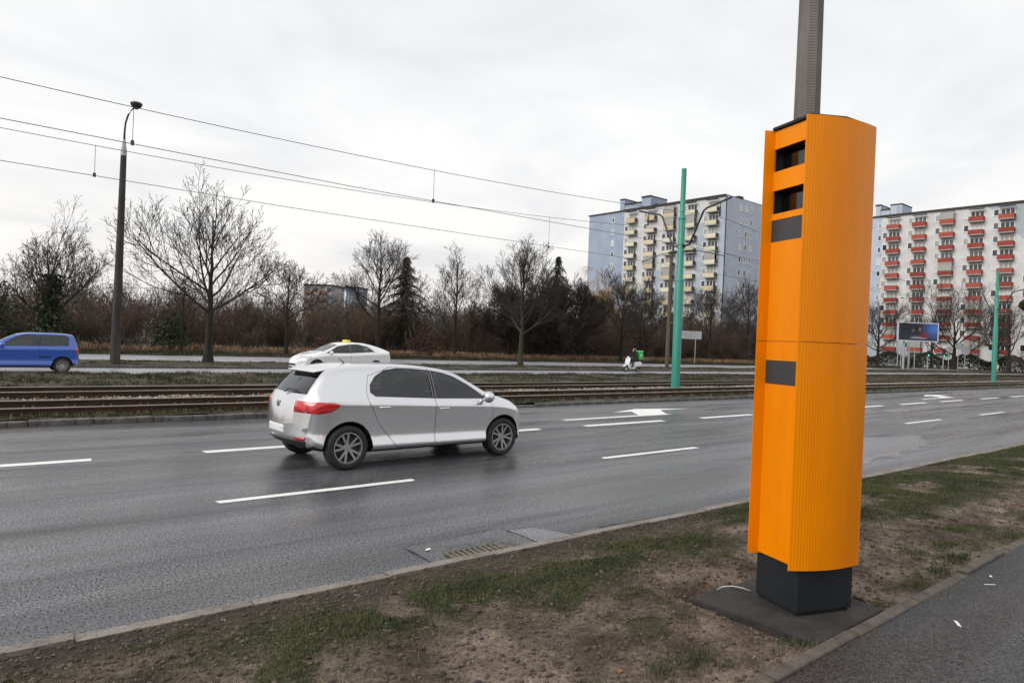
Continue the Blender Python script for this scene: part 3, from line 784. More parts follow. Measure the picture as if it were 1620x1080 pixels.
# ================================================================== the orange enforcement tower
TA = math.radians(-19.77)
tw = thing('speed_camera_tower', 'tall orange ribbed speed camera tower with black windows on a dark plinth', 'speed camera', (4.268, 2.20, 0.13), TA)
ZB = -0.13                                         # heights below are above the road; the root stands at 0.13
def zz(z): return z + ZB
DEP, BUL, WID = 0.60, 0.053, 0.393
def arc(x): return -BUL * (1 - ((x - DEP / 2) / (DEP / 2)) ** 2)
def side_profile():
    P = []; n = 300
    for i in range(n + 1):
        x = DEP * i / n
        ph = (x / 0.0200) % 1.0
        P.append((x, arc(x) - 0.0015 * (0.5 - 0.5 * math.cos(2 * math.pi * ph)) ** 1.5))
    return P + [(DEP, 0.004), (DEP - 0.068, 0.024), (0.070, 0.024), (0.0, 0.004)]
prof = side_profile()
prof_far = [(x, WID - y) for x, y in prof][::-1]
for pr_ in (prof, prof_far):
    for z0, z1 in ((0.44, 1.926), (1.930, 3.405)):
        obj('side_panel', MB().prism(pr_, zz(z0), zz(z1)), 'orange', tw)
def face_profile(x):
    P = []; n = 120; y0, y1 = 0.0245, WID - 0.0245
    for i in range(n + 1):
        y = y0 + (y1 - y0) * i / n
        P.append((x - 0.0020 * (0.5 - 0.5 * math.cos(2 * math.pi * (y / 0.0205))) ** 1.5, y))
    return P + [(x + .012, y1), (x + .012, y0)]
for z0, z1 in ((.452, 1.632), (1.796, 1.9262), (1.9298, 2.618), (2.772, 2.815), (2.978, 3.112), (3.270, 3.398)):
    obj('front_strip', MB().prism(face_profile(.070), zz(z0), zz(z1)), 'orange', tw)
obj('rear_plate', MB().box(DEP - .082, DEP - .070, .0245, WID - .0245, zz(.452), zz(3.398)), 'orange', tw)
for z0, z1 in ((1.632, 1.796), (2.618, 2.772)):
    obj('blank_panel', MB().box(.071, .083, .0247, WID - .0247, zz(z0) + .001, zz(z1) - .001), 'blank_panel', tw)
for z0, z1 in ((2.815, 2.978), (3.112, 3.270)):
    a, b = zz(z0), zz(z1); y0, y1 = .0247, WID - .0247
    mb = MB()
    mb.box(.083, .30, y0, y1, a - .012, a - .0005).box(.083, .30, y0, y1, b + .0005, b + .012)
    mb.box(.083, .30, y0 - .008, y0 - .0005, a, b).box(.083, .30, y1 + .0005, y1 + .008, a, b).box(.30, .306, y0 - .008, y1 + .008, a - .012, b + .012)
    wd = obj('camera_window', mb, 'inner_black', tw)
    obj('pane', MB().box(.150, .154, y0, y1, a, b), 'clear_glass', wd)
    obj('device', MB().box(.185, .29, .06, .165, a + .004, b - .03), 'device_grey', wd, bevel=.004)
    obj('lens', MB().lathe([(.0, .168), (.028, .168), (.036, .172), (.036, .186)], 20, 'x', (0, .27, (a + b) / 2)), 'dark_metal', wd, smooth='auto')
    if z0 < 2.9:
        obj('indicator', MB().box(.178, .1845, .07, .10, a + .05, a + .062), 'sensor_red', wd)
# plinth and roof
obj('plinth', MB().prism([(.085, .004), (.555, .002), (.555, .396), (.085, .396)], zz(.150), zz(.446)), 'anthracite', tw, bevel=.006)
obj('foot_gap_shade', MB().prism([(.10, .02), (.54, .02), (.54, .38), (.10, .38)], .001, zz(.151)), 'shade_black', tw)  # solid block, the shadow under the plinth put into its black colour
capb = [(.052, .018), (.30, -.034), (.566, .018), (.566, WID - .018), (.30, WID + .034), (.052, WID - .018)]
cap = MB()
vs = [(x, y, zz(3.406)) for x, y in capb] + [(x, y, zz(3.424)) for x, y in capb] + [(.17, WID / 2, zz(3.452)), (.45, WID / 2, zz(3.452))]
cap.add(vs, [tuple(range(6))[::-1]] + [(k, (k + 1) % 6, 6 + (k + 1) % 6, 6 + k) for k in range(6)] + [(6, 7, 12), (7, 8, 13, 12), (8, 9, 13), (9, 10, 13), (10, 11, 12, 13), (11, 6, 12)])
obj('roof_cap', cap, 'anthracite', tw)
pd = tag(obj('concrete_pad', MB().prism([(4.08, 1.892), (5.02, 1.892), (5.04, 2.74), (4.07, 2.79)], .03, .128), 'pad_concrete', bevel=.012), 'dark stained concrete pad under the orange tower', 'pad')
tag(obj('cable_conduit', MB().tube([(4.44, 2.83, .09), (4.46, 2.79, .12), (4.48, 2.73, .139), (4.50, 2.66, .143), (4.52, 2.60, .135)], .005, 8), 'galv', smooth=True), 'short pale cable conduit curling behind the dark plinth', 'conduit')

# ================================================================== pole right behind the tower
bp = thing('concrete_pole', 'tall grey ring textured concrete pole behind the orange tower', 'pole', (5.78, 2.98, 0.1))
prf = []
z = 0.0
while z < 2.6: prf.append((.135 - .0065 * z, z)); z += .25
while z < 6.6:
    r = .135 - .0065 * z
    prf += [(r, z), (r, z + .0065), (r - .006, z + .0075), (r - .006, z + .0115)]; z += .0135
while z < 9.4: prf.append((.135 - .0065 * z, z)); z += .3
obj('shaft', MB().lathe(prf + [(0.0, z)], 9), 'pole_concrete', bp)
obj('base_collar', MB().lathe([(.22, -.02), (.22, .05), (.17, .10), (.13, .10)], 14), 'pad_concrete', bp)

# ================================================================== street lamp on the verge
lp = thing('street_lamp', 'tall dark concrete street lamp with curved steel arm', 'street lamp', (5.98, 34.12, 0.12))
obj('shaft', MB().lathe([(.205, 0), (.20, .4), (.155, 5), (.118, 9.3), (.0, 9.3)], 12), 'lamp_concrete', lp, smooth='auto')
obj('ferrule', MB().lathe([(.125, 9.15), (.125, 9.35), (.05, 9.85), (.0, 9.85)], 12), 'galv', lp, smooth='auto')
arm = obj('arm', MB().tube([(0, 0, 9.7), (.0, 0, 10.2), (.02, -.02, 10.6), (.10, -.08, 10.95), (.24, -.18, 11.22), (.34, -.26, 11.34)], [.045, .042, .04, .038, .036, .036], 8), 'dark_metal', lp, smooth=True)
hd = MB().lathe([(.0, 11.20), (.06, 11.20), (.17, 11.28), (.235, 11.38), (.25, 11.45), (.20, 11.49), (.0, 11.50)], 16, 'z', (.36, -.28, 0.02))
obj('lantern', hd, 'dark_metal', lp, smooth=True)

# ================================================================== tram poles and overhead line
def tram_pole(x, label, detail=True, lean=0.0):
    t = thing('tram_pole', label, 'tram pole', (x, 17.7, 0.14), group='teal tram poles')
    obj('shaft', MB().lathe([(.185, 0), (.185, 4.55), (.165, 4.62), (.145, 4.66), (.145, 7.2), (.128, 7.25), (.112, 7.29), (.105, 9.34), (.0, 9.34)], 16), 'teal_paint', t, smooth='auto')
    for z in (4.60, 7.23):
        obj('weld_ring', MB().lathe([(.165 if z > 7 else .192, z - .04), (.168 if z > 7 else .196, z), (.15 if z > 7 else .16, z + .05)], 16), 'teal_paint', t, smooth=True)
    for sg in (-1, 1):
        b = obj('bracket', MB().tube([(0, sg * .12, 6.05), (0, sg * .42, 6.08), (0, sg * 1.05, 7.42), (0, sg * 1.18, 7.52), (0, sg * 2.35, 7.82)], .042, 8), 'dark_metal', t, smooth=True)
        obj('insulator', MB().lathe([(.02, 7.15), (.05, 7.2), (.02, 7.25), (.05, 7.3), (.02, 7.35), (.05, 7.4), (.02, 7.45), (.05, 7.5), (.02, 7.6), (.015, 7.74)], 10, 'z', (0, sg * 1.83, -.05)), 'dark_metal', b)
        obj('steady_arm', MB().tube([(0, sg * .14, 5.82), (0, sg * .9, 5.80), (0, sg * 2.1, 5.50)], .018, 6), 'dark_metal', b)
        obj('insulator', MB().tube([(0, sg * .22, 5.82), (0, sg * .62, 5.81)], .055, 8), 'dark_metal', b)
        obj('clamp', MB().box(-.09, .09, sg * .10 - .06, sg * .10 + .06, 5.98, 6.12), 'dark_metal', b)
    return t
tram_pole(24.03, 'teal tram pole with dark bracket arms between the tracks, nearest one')
tram_pole(67.5, 'more distant teal tram pole standing near the billboard')
def sag(pts, n=10):
    out_ = []
    for (a, b) in zip(pts[:-1], pts[1:]):
        a, b = Vector(a), Vector(b)
        for i in range(n): out_.append(a.lerp(b, i / n))
    return out_ + [Vector(pts[-1])]
def wire(name, lab, fz, y, r, x0=-24, x1=112):
    pts = [(x0 + (x1 - x0) * i / 90, y, fz(x0 + (x1 - x0) * i / 90)) for i in range(91)]
    return tag(obj(name, MB().tube(pts, r, 5), 'wire', smooth=True), lab, 'wire')
span = 43.47
def cat(lowz, topz, x):                         # parabola between supports
    t = ((x - 24.03) / span) % 1.0
    return lowz + (topz - lowz) * (2 * t - 1) ** 2
A = lambda x: cat(6.33, 7.25, x); B = lambda x: 5.60; C = lambda x: cat(6.22, 7.20, x); D = lambda x: 5.48
wire('messenger_wire', 'upper sagging overhead wire above the near tram track', A, 15.87, .008)
wire('contact_wire', 'lower straight overhead wire above the near tram track', lambda x: 5.58 + .25 * max(0, 1 - abs(x - 24) / 16), 15.87, .008)
wire('messenger_wire', 'upper sagging overhead wire above the far tram track', C, 19.53, .008)
wire('contact_wire', 'lower straight overhead wire above the far tram track', lambda x: 5.46 + .2 * max(0, 1 - abs(x - 24) / 16), 19.4, .008)
for (x, y, f1, f2, lb) in ((2.93, 15.87, A, 5.58, 'near'), (10.3, 15.87, A, 5.60, 'near'), (2.8, 19.46, C, 5.47, 'far'), (18.0, 19.46, C, 5.55, 'far'), (33.0, 15.87, A, 5.68, 'near'), (33.0, 19.46, C, 5.56, 'far')):
    z1 = f1(x)
    q = thing('dropper', {'near': {2.93: 'thin dropper of the near track wires beside the lamp arm', 10.3: 'thin dropper of the near track wires above the middle bare trees', 33.0: 'thin dropper of the near track wires beyond the teal pole'}, 'far': {2.8: 'thin dropper of the far track wires left of the street lamp', 18.0: 'thin dropper of the far track wires near the grey blue apartment block', 33.0: 'thin dropper of the far track wires beyond the teal pole'}}[lb][x], 'wire', (x, y, f2))
    obj('rod', MB().tube([(0, 0, 0), (0.0, 0, z1 - f2)], .006, 5), 'wire', q)
    obj('clip', MB().box(-.03, .03, -.02, .02, -.03, .07), 'wire', q)

# ================================================================== wooden pole and road sign by the service road
up_ = thing('utility_pole', 'slim weathered wooden pole behind the near teal pole', 'pole', (50.5, 38.2, 0.12))
obj('shaft', MB().lathe([(.20, 0), (.17, 5), (.14, 10.5), (.0, 10.5)], 10), 'wood_pole', up_, smooth='auto')
obj('band', MB().lathe([(.16, 9.9), (.165, 9.95), (.16, 10.0)], 10), 'dark_metal', up_)
rs = thing('road_sign', 'grey back of a wide road sign on two posts before the dark trees', 'sign', (66.5, 47.3, 0.15), R(-40))
obj('board', MB().box(-1.42, 1.42, -.02, .02, 2.85, 3.78), 'galv', rs)
for x in (-.9, .75):
    obj('post', MB().tube([(x, .06, 0), (x, .06, 3.7)], .05, 8), 'galv', rs)
for z in (3.05, 3.55):
    obj('rail', MB().box(-1.38, 1.38, .021, .045, z - .03, z + .03), 'galv', rs)

# ================================================================== trees
def ortho(d):
    a = Vector((0, 0, 1)) if abs(d.z) < .9 else Vector((1, 0, 0))
    u = d.cross(a).normalized(); return u, u.cross(d)
def ring_tube(V, F, pts, rad, n):
    d = (pts[-1] - pts[0])
    if d.length < 1e-6: return
    u, w = ortho(d.normalized()); o = len(V)
    cs = [(math.cos(2 * math.pi * k / n), math.sin(2 * math.pi * k / n)) for k in range(n)]
    for p, r in zip(pts, rad):
        for c, s in cs:
            V.append((p.x + (u.x * c + w.x * s) * r, p.y + (u.y * c + w.y * s) * r, p.z + (u.z * c + w.z * s) * r))
    for i in range(len(pts) - 1):
        for k in range(n):
            k2 = (k + 1) % n
            F.append((o + i * n + k, o + i * n + k2, o + (i + 1) * n + k2, o + (i + 1) * n + k))
class Tree:
    def __init__(s, seed, levels=4, rmin=.006, curv=.16, gup=(.06, .10, .08, .05), kids=(7, 6, 5, 4), ratio=(.58, .54, .52, .5), ang=(36, 38, 38, 40), leaf=0.0, leafsize=.07, last_up=None):
        s.r = random.Random(seed); s.lv = levels; s.rmin = rmin; s.curv = curv; s.gup = gup; s.kids = kids; s.ratio = ratio; s.ang = ang
        s.ref = [3.2, 1.7, .85, .42, .2]; s.V = []; s.F = []; s.leaf = leaf; s.ls = leafsize; s.LV = []; s.LF = []; s.last_up = last_up
    def leaves_at(s, p):
        r = s.r
        for _ in range(r.choice((1, 1, 2, 3))):
            q = p + Vector((r.gauss(0, .06), r.gauss(0, .06), r.gauss(0, .06))); a = Vector((r.gauss(0, 1), r.gauss(0, 1), r.gauss(0, 1))).normalized()
            u, w = ortho(a); z = s.ls * r.uniform(.5, 1.2); o = len(s.LV)
            for (c, d) in ((-.5, 0), (0, -.35), (.5, 0), (0, .35)): s.LV.append(tuple(q + u * c * z + w * d * z))
            s.LF.append((o, o + 1, o + 2, o + 3))
    def grow(s, p, d, L, r0, lev):
        r = s.r; n = (6, 5, 4, 3, 2)[min(lev, 4)]
        pts = [p.copy()]; q = p.copy(); d = d.copy()
        g = s.gup[min(lev, len(s.gup) - 1)]
        if s.last_up is not None and lev >= s.lv - 1: g = s.last_up
        for i in range(n):
            d = (d + Vector((r.gauss(0, 1), r.gauss(0, 1), r.gauss(0, 1))) * s.curv * (.6, .6, .42, .36, .36)[min(lev, 4)] + Vector((0, 0, g))).normalized()
            q = q + d * (L / n); pts.append(q.copy())
        r1 = max(s.rmin * .7, r0 * .3)
        rad = [r0 + (r1 - r0) * (i / n) for i in range(n + 1)]
        ring_tube(s.V, s.F, pts, rad, (7, 6, 4, 3, 3)[min(lev, 4)])
        if lev < s.lv:
            k = s.kids[min(lev, len(s.kids) - 1)]; k = max(2, int(k * r.uniform(.85, 1.2) * min(1.25, L / s.ref[min(lev, 4)]) + .5))
            ph = r.uniform(0, 6.28)
            for c in range(k):
                t = .22 + .78 * (c + r.uniform(.1, .9)) / k; t = min(t, .98)
                f = t * n; i = min(int(f), n - 1); pos = pts[i].lerp(pts[i + 1], f - i); dd_ = (pts[i + 1] - pts[i]).normalized()
                u, w = ortho(dd_); ph += 2.4 + r.uniform(-.5, .5); an = R(s.ang[min(lev, len(s.ang) - 1)] * r.uniform(.7, 1.25)) * (1.05 - .35 * t)
                nd = dd_ * math.cos(an) + (u * math.cos(ph) + w * math.sin(ph)) * math.sin(an)
                ll = L * s.ratio[min(lev, len(s.ratio) - 1)] * (1.15 - .5 * t) * r.uniform(.75, 1.25)
                rr = max(s.rmin, (r0 + (r1 - r0) * t) * .55)
                s.grow(pos, nd, ll, rr, lev + 1)
        elif s.leaf and r.random() < s.leaf:
            s.leaves_at(pts[-1]); 
            if r.random() < .5: s.leaves_at(pts[len(pts) // 2])
def mesh_from(name, V, F, m):
    me = bpy.data.meshes.new(name); me.from_pydata(V, [], F); me.update(); me.materials.append(MATS[m]); return me
def tree(label, cat_, loc, H, th, r0, seed, spread, limbs=10, lang=(35, 62), lead=.8, env=None, mb_='bark', mc='twig', leafm='dead_leaf', name='bare_tree', lean=(0, 0), group='bare roadside trees', ivy=None, **kw):
    """H height, th height of the clear trunk, spread = limb length at the widest"""
    t = Tree(seed, **kw); r = t.r
    q = 1.0
    for i_ in range(5):
        t.ref[i_] = spread * .85 * q; q *= t.ratio[min(i_, len(t.ratio) - 1)] * .85
    root = thing(name, label, cat_, loc, group=group)
    n = 10; pts = []; q = Vector((0, 0, -.1)); top = H * lead
    for i in range(n + 1):
        f = i / n
        pts.append(Vector((lean[0] * f + r.gauss(0, .03) * H * .12 * f, lean[1] * f + r.gauss(0, .03) * H * .12 * f, -.1 + top * f)))
    rad = [r0 * (1.45 if i == 0 else 1) * (1 - .86 * (i / n) ** .9) + .012 for i in range(n + 1)]
    TV, TF = [], []
    ring_tube(TV, TF, pts, rad, 9)
    env = env or (lambda f: math.sin(math.pi * (.18 + .78 * f)) ** .8)
    ph = r.uniform(0, 6.28)
    for k in range(limbs):
        f = (k + r.uniform(.0, .8)) / limbs
        z = th + (top - th) * f ** 1.15 * .98; g = (z + .1) / top * n; i = min(int(g), n - 1)
        pos = pts[i].lerp(pts[i + 1], g - i); ph += 2.4 + r.uniform(-.4, .4)
        an = R(lang[1] + (lang[0] - lang[1]) * f + r.uniform(-7, 7))
        d = Vector((math.cos(ph) * math.sin(an), math.sin(ph) * math.sin(an), math.cos(an)))
        t.grow(pos, d, spread * env(f) * r.uniform(.85, 1.15), max(.02, rad[i] * .5), 0)
    t.grow(pts[-1], (pts[-1] - pts[-2]).normalized(), H - top, rad[-1], 1); t.grow(pts[-1], (pts[-1] - pts[-2] + Vector((r.gauss(0, .1), r.gauss(0, .1), 0))).normalized(), (H - top) * .7, rad[-1] * .8, 1)
    obj('trunk', mesh_from('trunk', TV, TF, mb_), None, root, smooth=True)
    obj('crown', mesh_from('crown', t.V, t.F, mc), None, root)
    if t.LV: tag(obj('leaves', mesh_from('leaves', t.LV, t.LF, leafm), None, root), kind='stuff')
    if ivy:
        LV, LF = [], []
        for _ in range(ivy[1]):
            z = r.uniform(.3, ivy[0]); a = r.uniform(0, 6.28); rr_ = abs(r.gauss(0, ivy[2])) * (1.1 - .55 * z / ivy[0]) + .1
            q = Vector((math.cos(a) * rr_, math.sin(a) * rr_, z)); ax = Vector((r.gauss(0, 1), r.gauss(0, 1), r.gauss(0, 1))).normalized(); u, w = ortho(ax); s_ = r.uniform(.06, .14); o_ = len(LV)
            for (c, d) in ((-1, 0), (0, -.7), (1, 0), (0, .7)): LV.append(tuple(q + u * c * s_ + w * d * s_))
            LF.append((o_, o_ + 1, o_ + 2, o_ + 3))
        tag(obj('ivy', mesh_from('ivy', LV, LF, 'ivy'), None, root), kind='stuff')
    return root
E1 = lambda f: math.sin(math.pi * (.36 + .58 * f))
tree('bare wide spreading tree with dark trunk standing right of the street lamp', 'tree', (10.5, 36.35, .13), 8.6, 2.2, .22, 5, 4.5, limbs=16, lang=(20, 76), lead=.72, kids=(6, 5, 4, 2), rmin=.0092, curv=.10, env=lambda f: 1.05 - .62 * f)
tree('ivy clad tree with sparse dry leaves rising above the blue car', 'tree', (5.2, 50.2, .16), 8.3, 1.8, .24, 8, 3.6, limbs=13, lang=(18, 60), lead=.55, kids=(6, 5, 4, 2), rmin=.009, leaf=.35, ivy=(4.6, 2600, .55), env=lambda f: 1 - .4 * f)
tree('slender young bare tree left of the wide spreading tree', 'tree', (12.6, 49.6, .16), 5.4, 1.7, .10, 21, 1.9, limbs=9, lang=(20, 45), kids=(5, 5, 4), levels=3, rmin=.011)
tree('small brown leaved tree between the spreading tree and the taxi', 'tree', (19.5, 48.8, .16), 6.6, 2.0, .15, 31, 3.0, limbs=15, lang=(24, 74), kids=(6, 5, 4, 2), rmin=.009, leaf=.35, leafm='dark_leaf', env=E1)
tree('rounded bare tree with clinging leaves behind the white taxi roof', 'tree', (26.8, 48.5, .16), 9.9, 2.5, .20, 43, 3.7, limbs=20, lang=(16, 74), lead=.86, kids=(6, 5, 4, 2), rmin=.009, leaf=.32, env=E1)
tree('open bare tree with many upright branches right of the conifer', 'tree', (35.7, 50.5, .16), 9.8, 1.9, .17, 57, 3.6, limbs=17, lang=(10, 58), lead=.8, kids=(6, 5, 4, 2), rmin=.009, mc='twig_grey', env=lambda f: 1 - .5 * f)
tree('mossy trunked upright bare tree on the verge right of the silver car', 'tree', (32.05, 37.1, .13), 9.2, 2.1, .18, 66, 3.3, limbs=20, lang=(10, 62), lead=.84, kids=(6, 5, 4, 2), rmin=.008, mb_='bark_moss', env=E1)
tree('dark bushy tree with dense twigs beneath the small spruce', 'tree', (50.5, 52.0, .16), 8.6, .6, .24, 71, 4.2, limbs=26, lang=(18, 76), kids=(8, 7, 6, 3), rmin=.014, leaf=.35, leafm='dark_leaf', env=E1)
tree('dark bushy tree with dense twigs between the mossy tree and the spruce', 'tree', (45.5, 54.5, .16), 7.6, .6, .22, 72, 3.8, limbs=22, lang=(18, 76), kids=(8, 7, 6, 3), rmin=.014, leaf=.3, leafm='dark_leaf', env=E1)
tree('bare tree behind the scooter with the yellow willow above it', 'tree', (56.8, 49.1, .16), 9.2, 2.2, .19, 83, 4.2, limbs=18, lang=(14, 66), kids=(6, 5, 4, 2), rmin=.012, env=E1)
tree('dark bare tree left of the road sign back', 'tree', (66.0, 53.5, .16), 8.2, 1.8, .18, 91, 3.8, limbs=16, lang=(14, 66), kids=(6, 5, 4, 2), rmin=.014, env=E1)
tree('dark round bare tree right of the road sign back', 'tree', (79.8, 53.4, .16), 10.2, 2.4, .22, 97, 4.6, limbs=20, lang=(16, 70), kids=(6, 5, 4, 2), rmin=.013, env=E1)
tree('tall dark bare tree left of the orange tower', 'tree', (94.3, 56.5, .16), 12.3, 2.6, .26, 103, 5.4, limbs=20, lang=(14, 66), kids=(6, 5, 4, 2), rmin=.014, env=E1)
tree('bare tree with dense twigs right of the orange tower', 'tree', (114.8, 45.8, .16), 10.5, 2.3, .28, 111, 4.8, limbs=14, lang=(20, 74), kids=(6, 5, 4, 2), rmin=.014, env=E1)
tree('big bare tree with forked limbs before the red balconies', 'tree', (142.0, 43.5, .12), 14.5, 2.0, .5, 121, 8.6, limbs=10, lang=(10, 66), lead=.5, kids=(6, 5, 4, 2), rmin=.016, curv=.22)
tree('bare tree partly hidden by the distant teal pole', 'tree', (146.0, 38.0, .12), 12.5, 1.8, .45, 131, 7.4, limbs=10, lang=(14, 72), lead=.5, kids=(6, 5, 4, 2), rmin=.016, curv=.22)
tree('slender bare tree between the billboard and the big forked tree', 'tree', (143.0, 47.5, .12), 12.0, 2.4, .3, 133, 5.0, limbs=11, lang=(10, 56), lead=.6, kids=(5, 5, 4, 2), rmin=.015, curv=.18)
rt = tree('brownish bare tree at the picture edge carrying a round mistletoe ball', 'tree', (136.0, 33.6, .12), 12.0, 1.8, .40, 141, 7.0, limbs=10, lang=(14, 72), lead=.5, kids=(6, 5, 4, 2), rmin=.016, curv=.22)
mv, mf = [], []
for _ in range(900):
    q = Vector((rnd.gauss(0, 1), rnd.gauss(0, 1), rnd.gauss(0, 1))).normalized() * rnd.uniform(.2, 1) ** .5 * 1.0; a = Vector((rnd.gauss(0, 1), rnd.gauss(0, 1), rnd.gauss(0, 1))).normalized(); u, w = ortho(a); o_ = len(mv)
    for (c, d) in ((-.14, 0), (0, -.1), (.14, 0), (0, .1)): mv.append(tuple(q + u * c + w * d))
    mf.append((o_, o_ + 1, o_ + 2, o_ + 3))
obj('mistletoe', mesh_from('mistletoe', mv, mf, 'ivy'), None, rt, loc=(1.6, -1.6, 11.3))
# weeping willow, yellow
tree('yellow ochre weeping willow in front of the grey blue apartment block', 'tree', (71.5, 66.0, .3), 12.6, 2.6, .3, 151, 4.2, limbs=15, lang=(8, 50), lead=.6, kids=(6, 7, 8), levels=3, ratio=(.5, .62, .8), rmin=.016, mc='willow_twig', name='willow_tree', gup=(.05, -.08, -.25, -.45), last_up=-.55, group='background trees')
# spruces
def spruce(label, loc, H, w, seed, m):
    root = thing('spruce_tree', label, 'tree', loc, group='background trees'); r = random.Random(seed)
    obj('trunk', MB().lathe([(.16, 0), (.10, H * .5), (.015, H)], 7), 'bark', root)
    V, F = [], []
    for k in range(330):
        f = (k + r.random()) / 330; f = f ** .9; z = 1.0 + (H - 1.05) * f; l = (w * (1 - f) ** .9 * (.75 + .35 * math.sin(f * 60)) + .12) * r.uniform(.75, 1.2)
        a = k * 2.4 + r.uniform(-.4, .4); dx_, dy_ = math.cos(a), math.sin(a); steps = max(3, int(l / .16))
        for s_ in range(steps):
            g = (s_ + .6) / steps; px, py, pz = dx_ * l * g, dy_ * l * g, z + .10 * l * math.sin(g * 3) - .30 * l * g * g + .05
            for _ in range(4):
                aa = a + r.uniform(-1.3, 1.3); hl = r.uniform(.16, .36) * (1.2 - .5 * g); o_ = len(V); ww = r.uniform(.04, .08)
                ex, ey = math.cos(aa) * hl, math.sin(aa) * hl; sx, sy = -math.sin(aa) * ww, math.cos(aa) * ww; dz = -r.uniform(.0, .22)
                V += [(px - sx, py - sy, pz), (px + sx, py + sy, pz + .06), (px + ex, py + ey, pz + dz)]; F.append((o_, o_ + 1, o_ + 2))
    obj('crown', mesh_from('crown', V, F, m), None, root)
spruce('brownish spruce beside the rounded tree behind the taxi', (34.6, 57.5, .2), 9.4, 4.2, 5, 'needles_brown')
spruce('pointed dark green spruce top above the bushy tree', (55.4, 58.0, .2), 11.8, 4.6, 6, 'needles')
# bushes one can tell apart
def bush(label, loc, rx, rz_, seed, m, nleaf, size, stems=None):
    root = thing('bush', label, 'bush', loc, group='bushes at the thicket edge'); r = random.Random(seed); V, F = [], []
    for _ in range(nleaf):
        q = Vector((r.gauss(0, 1), r.gauss(0, 1), r.gauss(0, 1))).normalized() * r.uniform(.15, 1) ** .4
        q = Vector((q.x * rx, q.y * rx, abs(q.z) * rz_ * (1 + .15 * math.sin(q.x * 5 + seed)))); a = Vector((r.gauss(0, 1), r.gauss(0, 1), r.gauss(0, 1))).normalized(); u, w = ortho(a); s_ = size * r.uniform(.5, 1.3); o_ = len(V)
        for (c, d) in ((-1, 0), (0, -.5), (1, 0), (0, .5)): V.append(tuple(q + u * c * s_ + w * d * s_))
        F.append((o_, o_ + 1, o_ + 2, o_ + 3))
    tag(obj('foliage', mesh_from('foliage', V, F, m), None, root), kind='stuff')
    SV, SF = [], []
    for _ in range(26):
        a = r.uniform(0, 6.28); e = r.uniform(.1, .9); ring_tube(SV, SF, [Vector((0, 0, 0)), Vector((math.cos(a) * e * rx * .5, math.sin(a) * e * rx * .5, rz_ * .5)), Vector((math.cos(a) * e * rx, math.sin(a) * e * rx, rz_ * .9))], [.03, .02, .008], 4)
    obj('stems', mesh_from('stems', SV, SF, 'twig'), None, root)
bush('dark evergreen bush behind the slender young tree', (12.4, 51.5, .16), 1.25, 2.7, 1, 'ivy', 2600, .10)
bush('rounded russet bramble bush right of the white taxi', (34.4, 53.4, .18), 2.1, 2.5, 2, 'russet', 2200, .08)
bush('low russet bramble mound behind the taxi sign', (24.8, 53.0, .18), 2.0, 1.5, 3, 'russet', 1600, .08)
bush('low dark bramble behind the street lamp foot', (9.8, 53.5, .18), 2.2, .95, 4, 'thicket_dark', 1500, .08)
bush('dark green shrub at the left picture edge behind the blue car', (2.5, 55.0, .2), 2.0, 4.3, 5, 'ivy', 2800, .11)
bush('round dark shrub beside the tree right of the tower', (137.5, 49.0, .12), 2.0, 2.6, 6, 'hedge', 1200, .14)

# ---- the thicket behind it all: one mass
def shrub(seed, stems, H, w, leaves):
    t = Tree(seed, levels=2, rmin=.011, curv=.16, gup=(.12, .06, .03), kids=(8, 5), ratio=(.42, .5), ang=(36, 44), leaf=leaves, leafsize=.13)
    r = t.r
    for k in range(stems):
        a = r.uniform(0, 6.28); e = R(r.uniform(4, 38)); d = Vector((math.cos(a) * math.sin(e), math.sin(a) * math.sin(e), math.cos(e)))
        t.grow(Vector((r.gauss(0, w * .3), r.gauss(0, w * .3), 0)), d, H * r.uniform(.55, 1.05), .03, 0)
    V = np.array(t.V); F = np.array(t.F)
    if t.LV:
        F = np.concatenate([F, np.array(t.LF) + len(V)]); V = np.concatenate([V, np.array(t.LV)])
    return V, F
protos = [shrub(200 + k, 11, 4.6, 1.7, .5) for k in range(5)]
def mass(name, m, P, smin, smax, label, hf=None):
    Vs, Fs, off = [], [], 0; idx = nr.integers(0, len(protos), len(P))
    for k, (pv, pf) in enumerate(protos):
        q = P[idx == k]; s = nr.uniform(smin, smax, len(q))
        if hf is not None: s = s * hf(q[:, 0])
        W, FF = scatter(pv, pf, q, nr.uniform(0, 6.28, len(q)), np.stack([np.clip(s, .8, 9), np.clip(s, .8, 9), s], 1))
        Vs.append(W); Fs.append(FF + off); off += len(W)
    return tag(obj(name, np_mesh(name, np.concatenate(Vs), np.concatenate(Fs), m)), label, 'thicket', kind='stuff')
def hf(x): return 0.88 + .26 * np.clip((x - 45) / 20, 0, 1) + .15 * (vnoise(x * .12, x * 0, 5) - .5)
n = 150
x = np.linspace(1, 104, n) + nr.normal(0, .8, n); y = 55.5 + nr.uniform(0, 7, n)
mass('thicket', 'thicket', np.stack([x, y, 0.2 + x * 0], -1), .7, 1.15, 'reddish brown leafless scrub along the far side of the service road', hf)
n = 110
x = np.linspace(2, 122, n) + nr.normal(0, 1, n); y = 64 + nr.uniform(0, 12, n)
mass('thicket', 'thicket_dark', np.stack([x, y, 0.3 + x * 0], -1), .85, 1.2, 'greyer leafless woodland behind the reddish scrub', hf)
n = 70
x = np.linspace(8, 150, n) + nr.normal(0, 1.5, n); y = 84 + nr.uniform(0, 14, n)
mass('thicket', 'thicket_dark', np.stack([x, y, 0.3 + x * 0], -1), 1.15, 1.45, 'hazy line of far leafless trees on the skyline')
n = 150
x = np.linspace(0, 112, n) + nr.normal(0, 1, n); y = 54.5 + nr.uniform(0, 16, n)
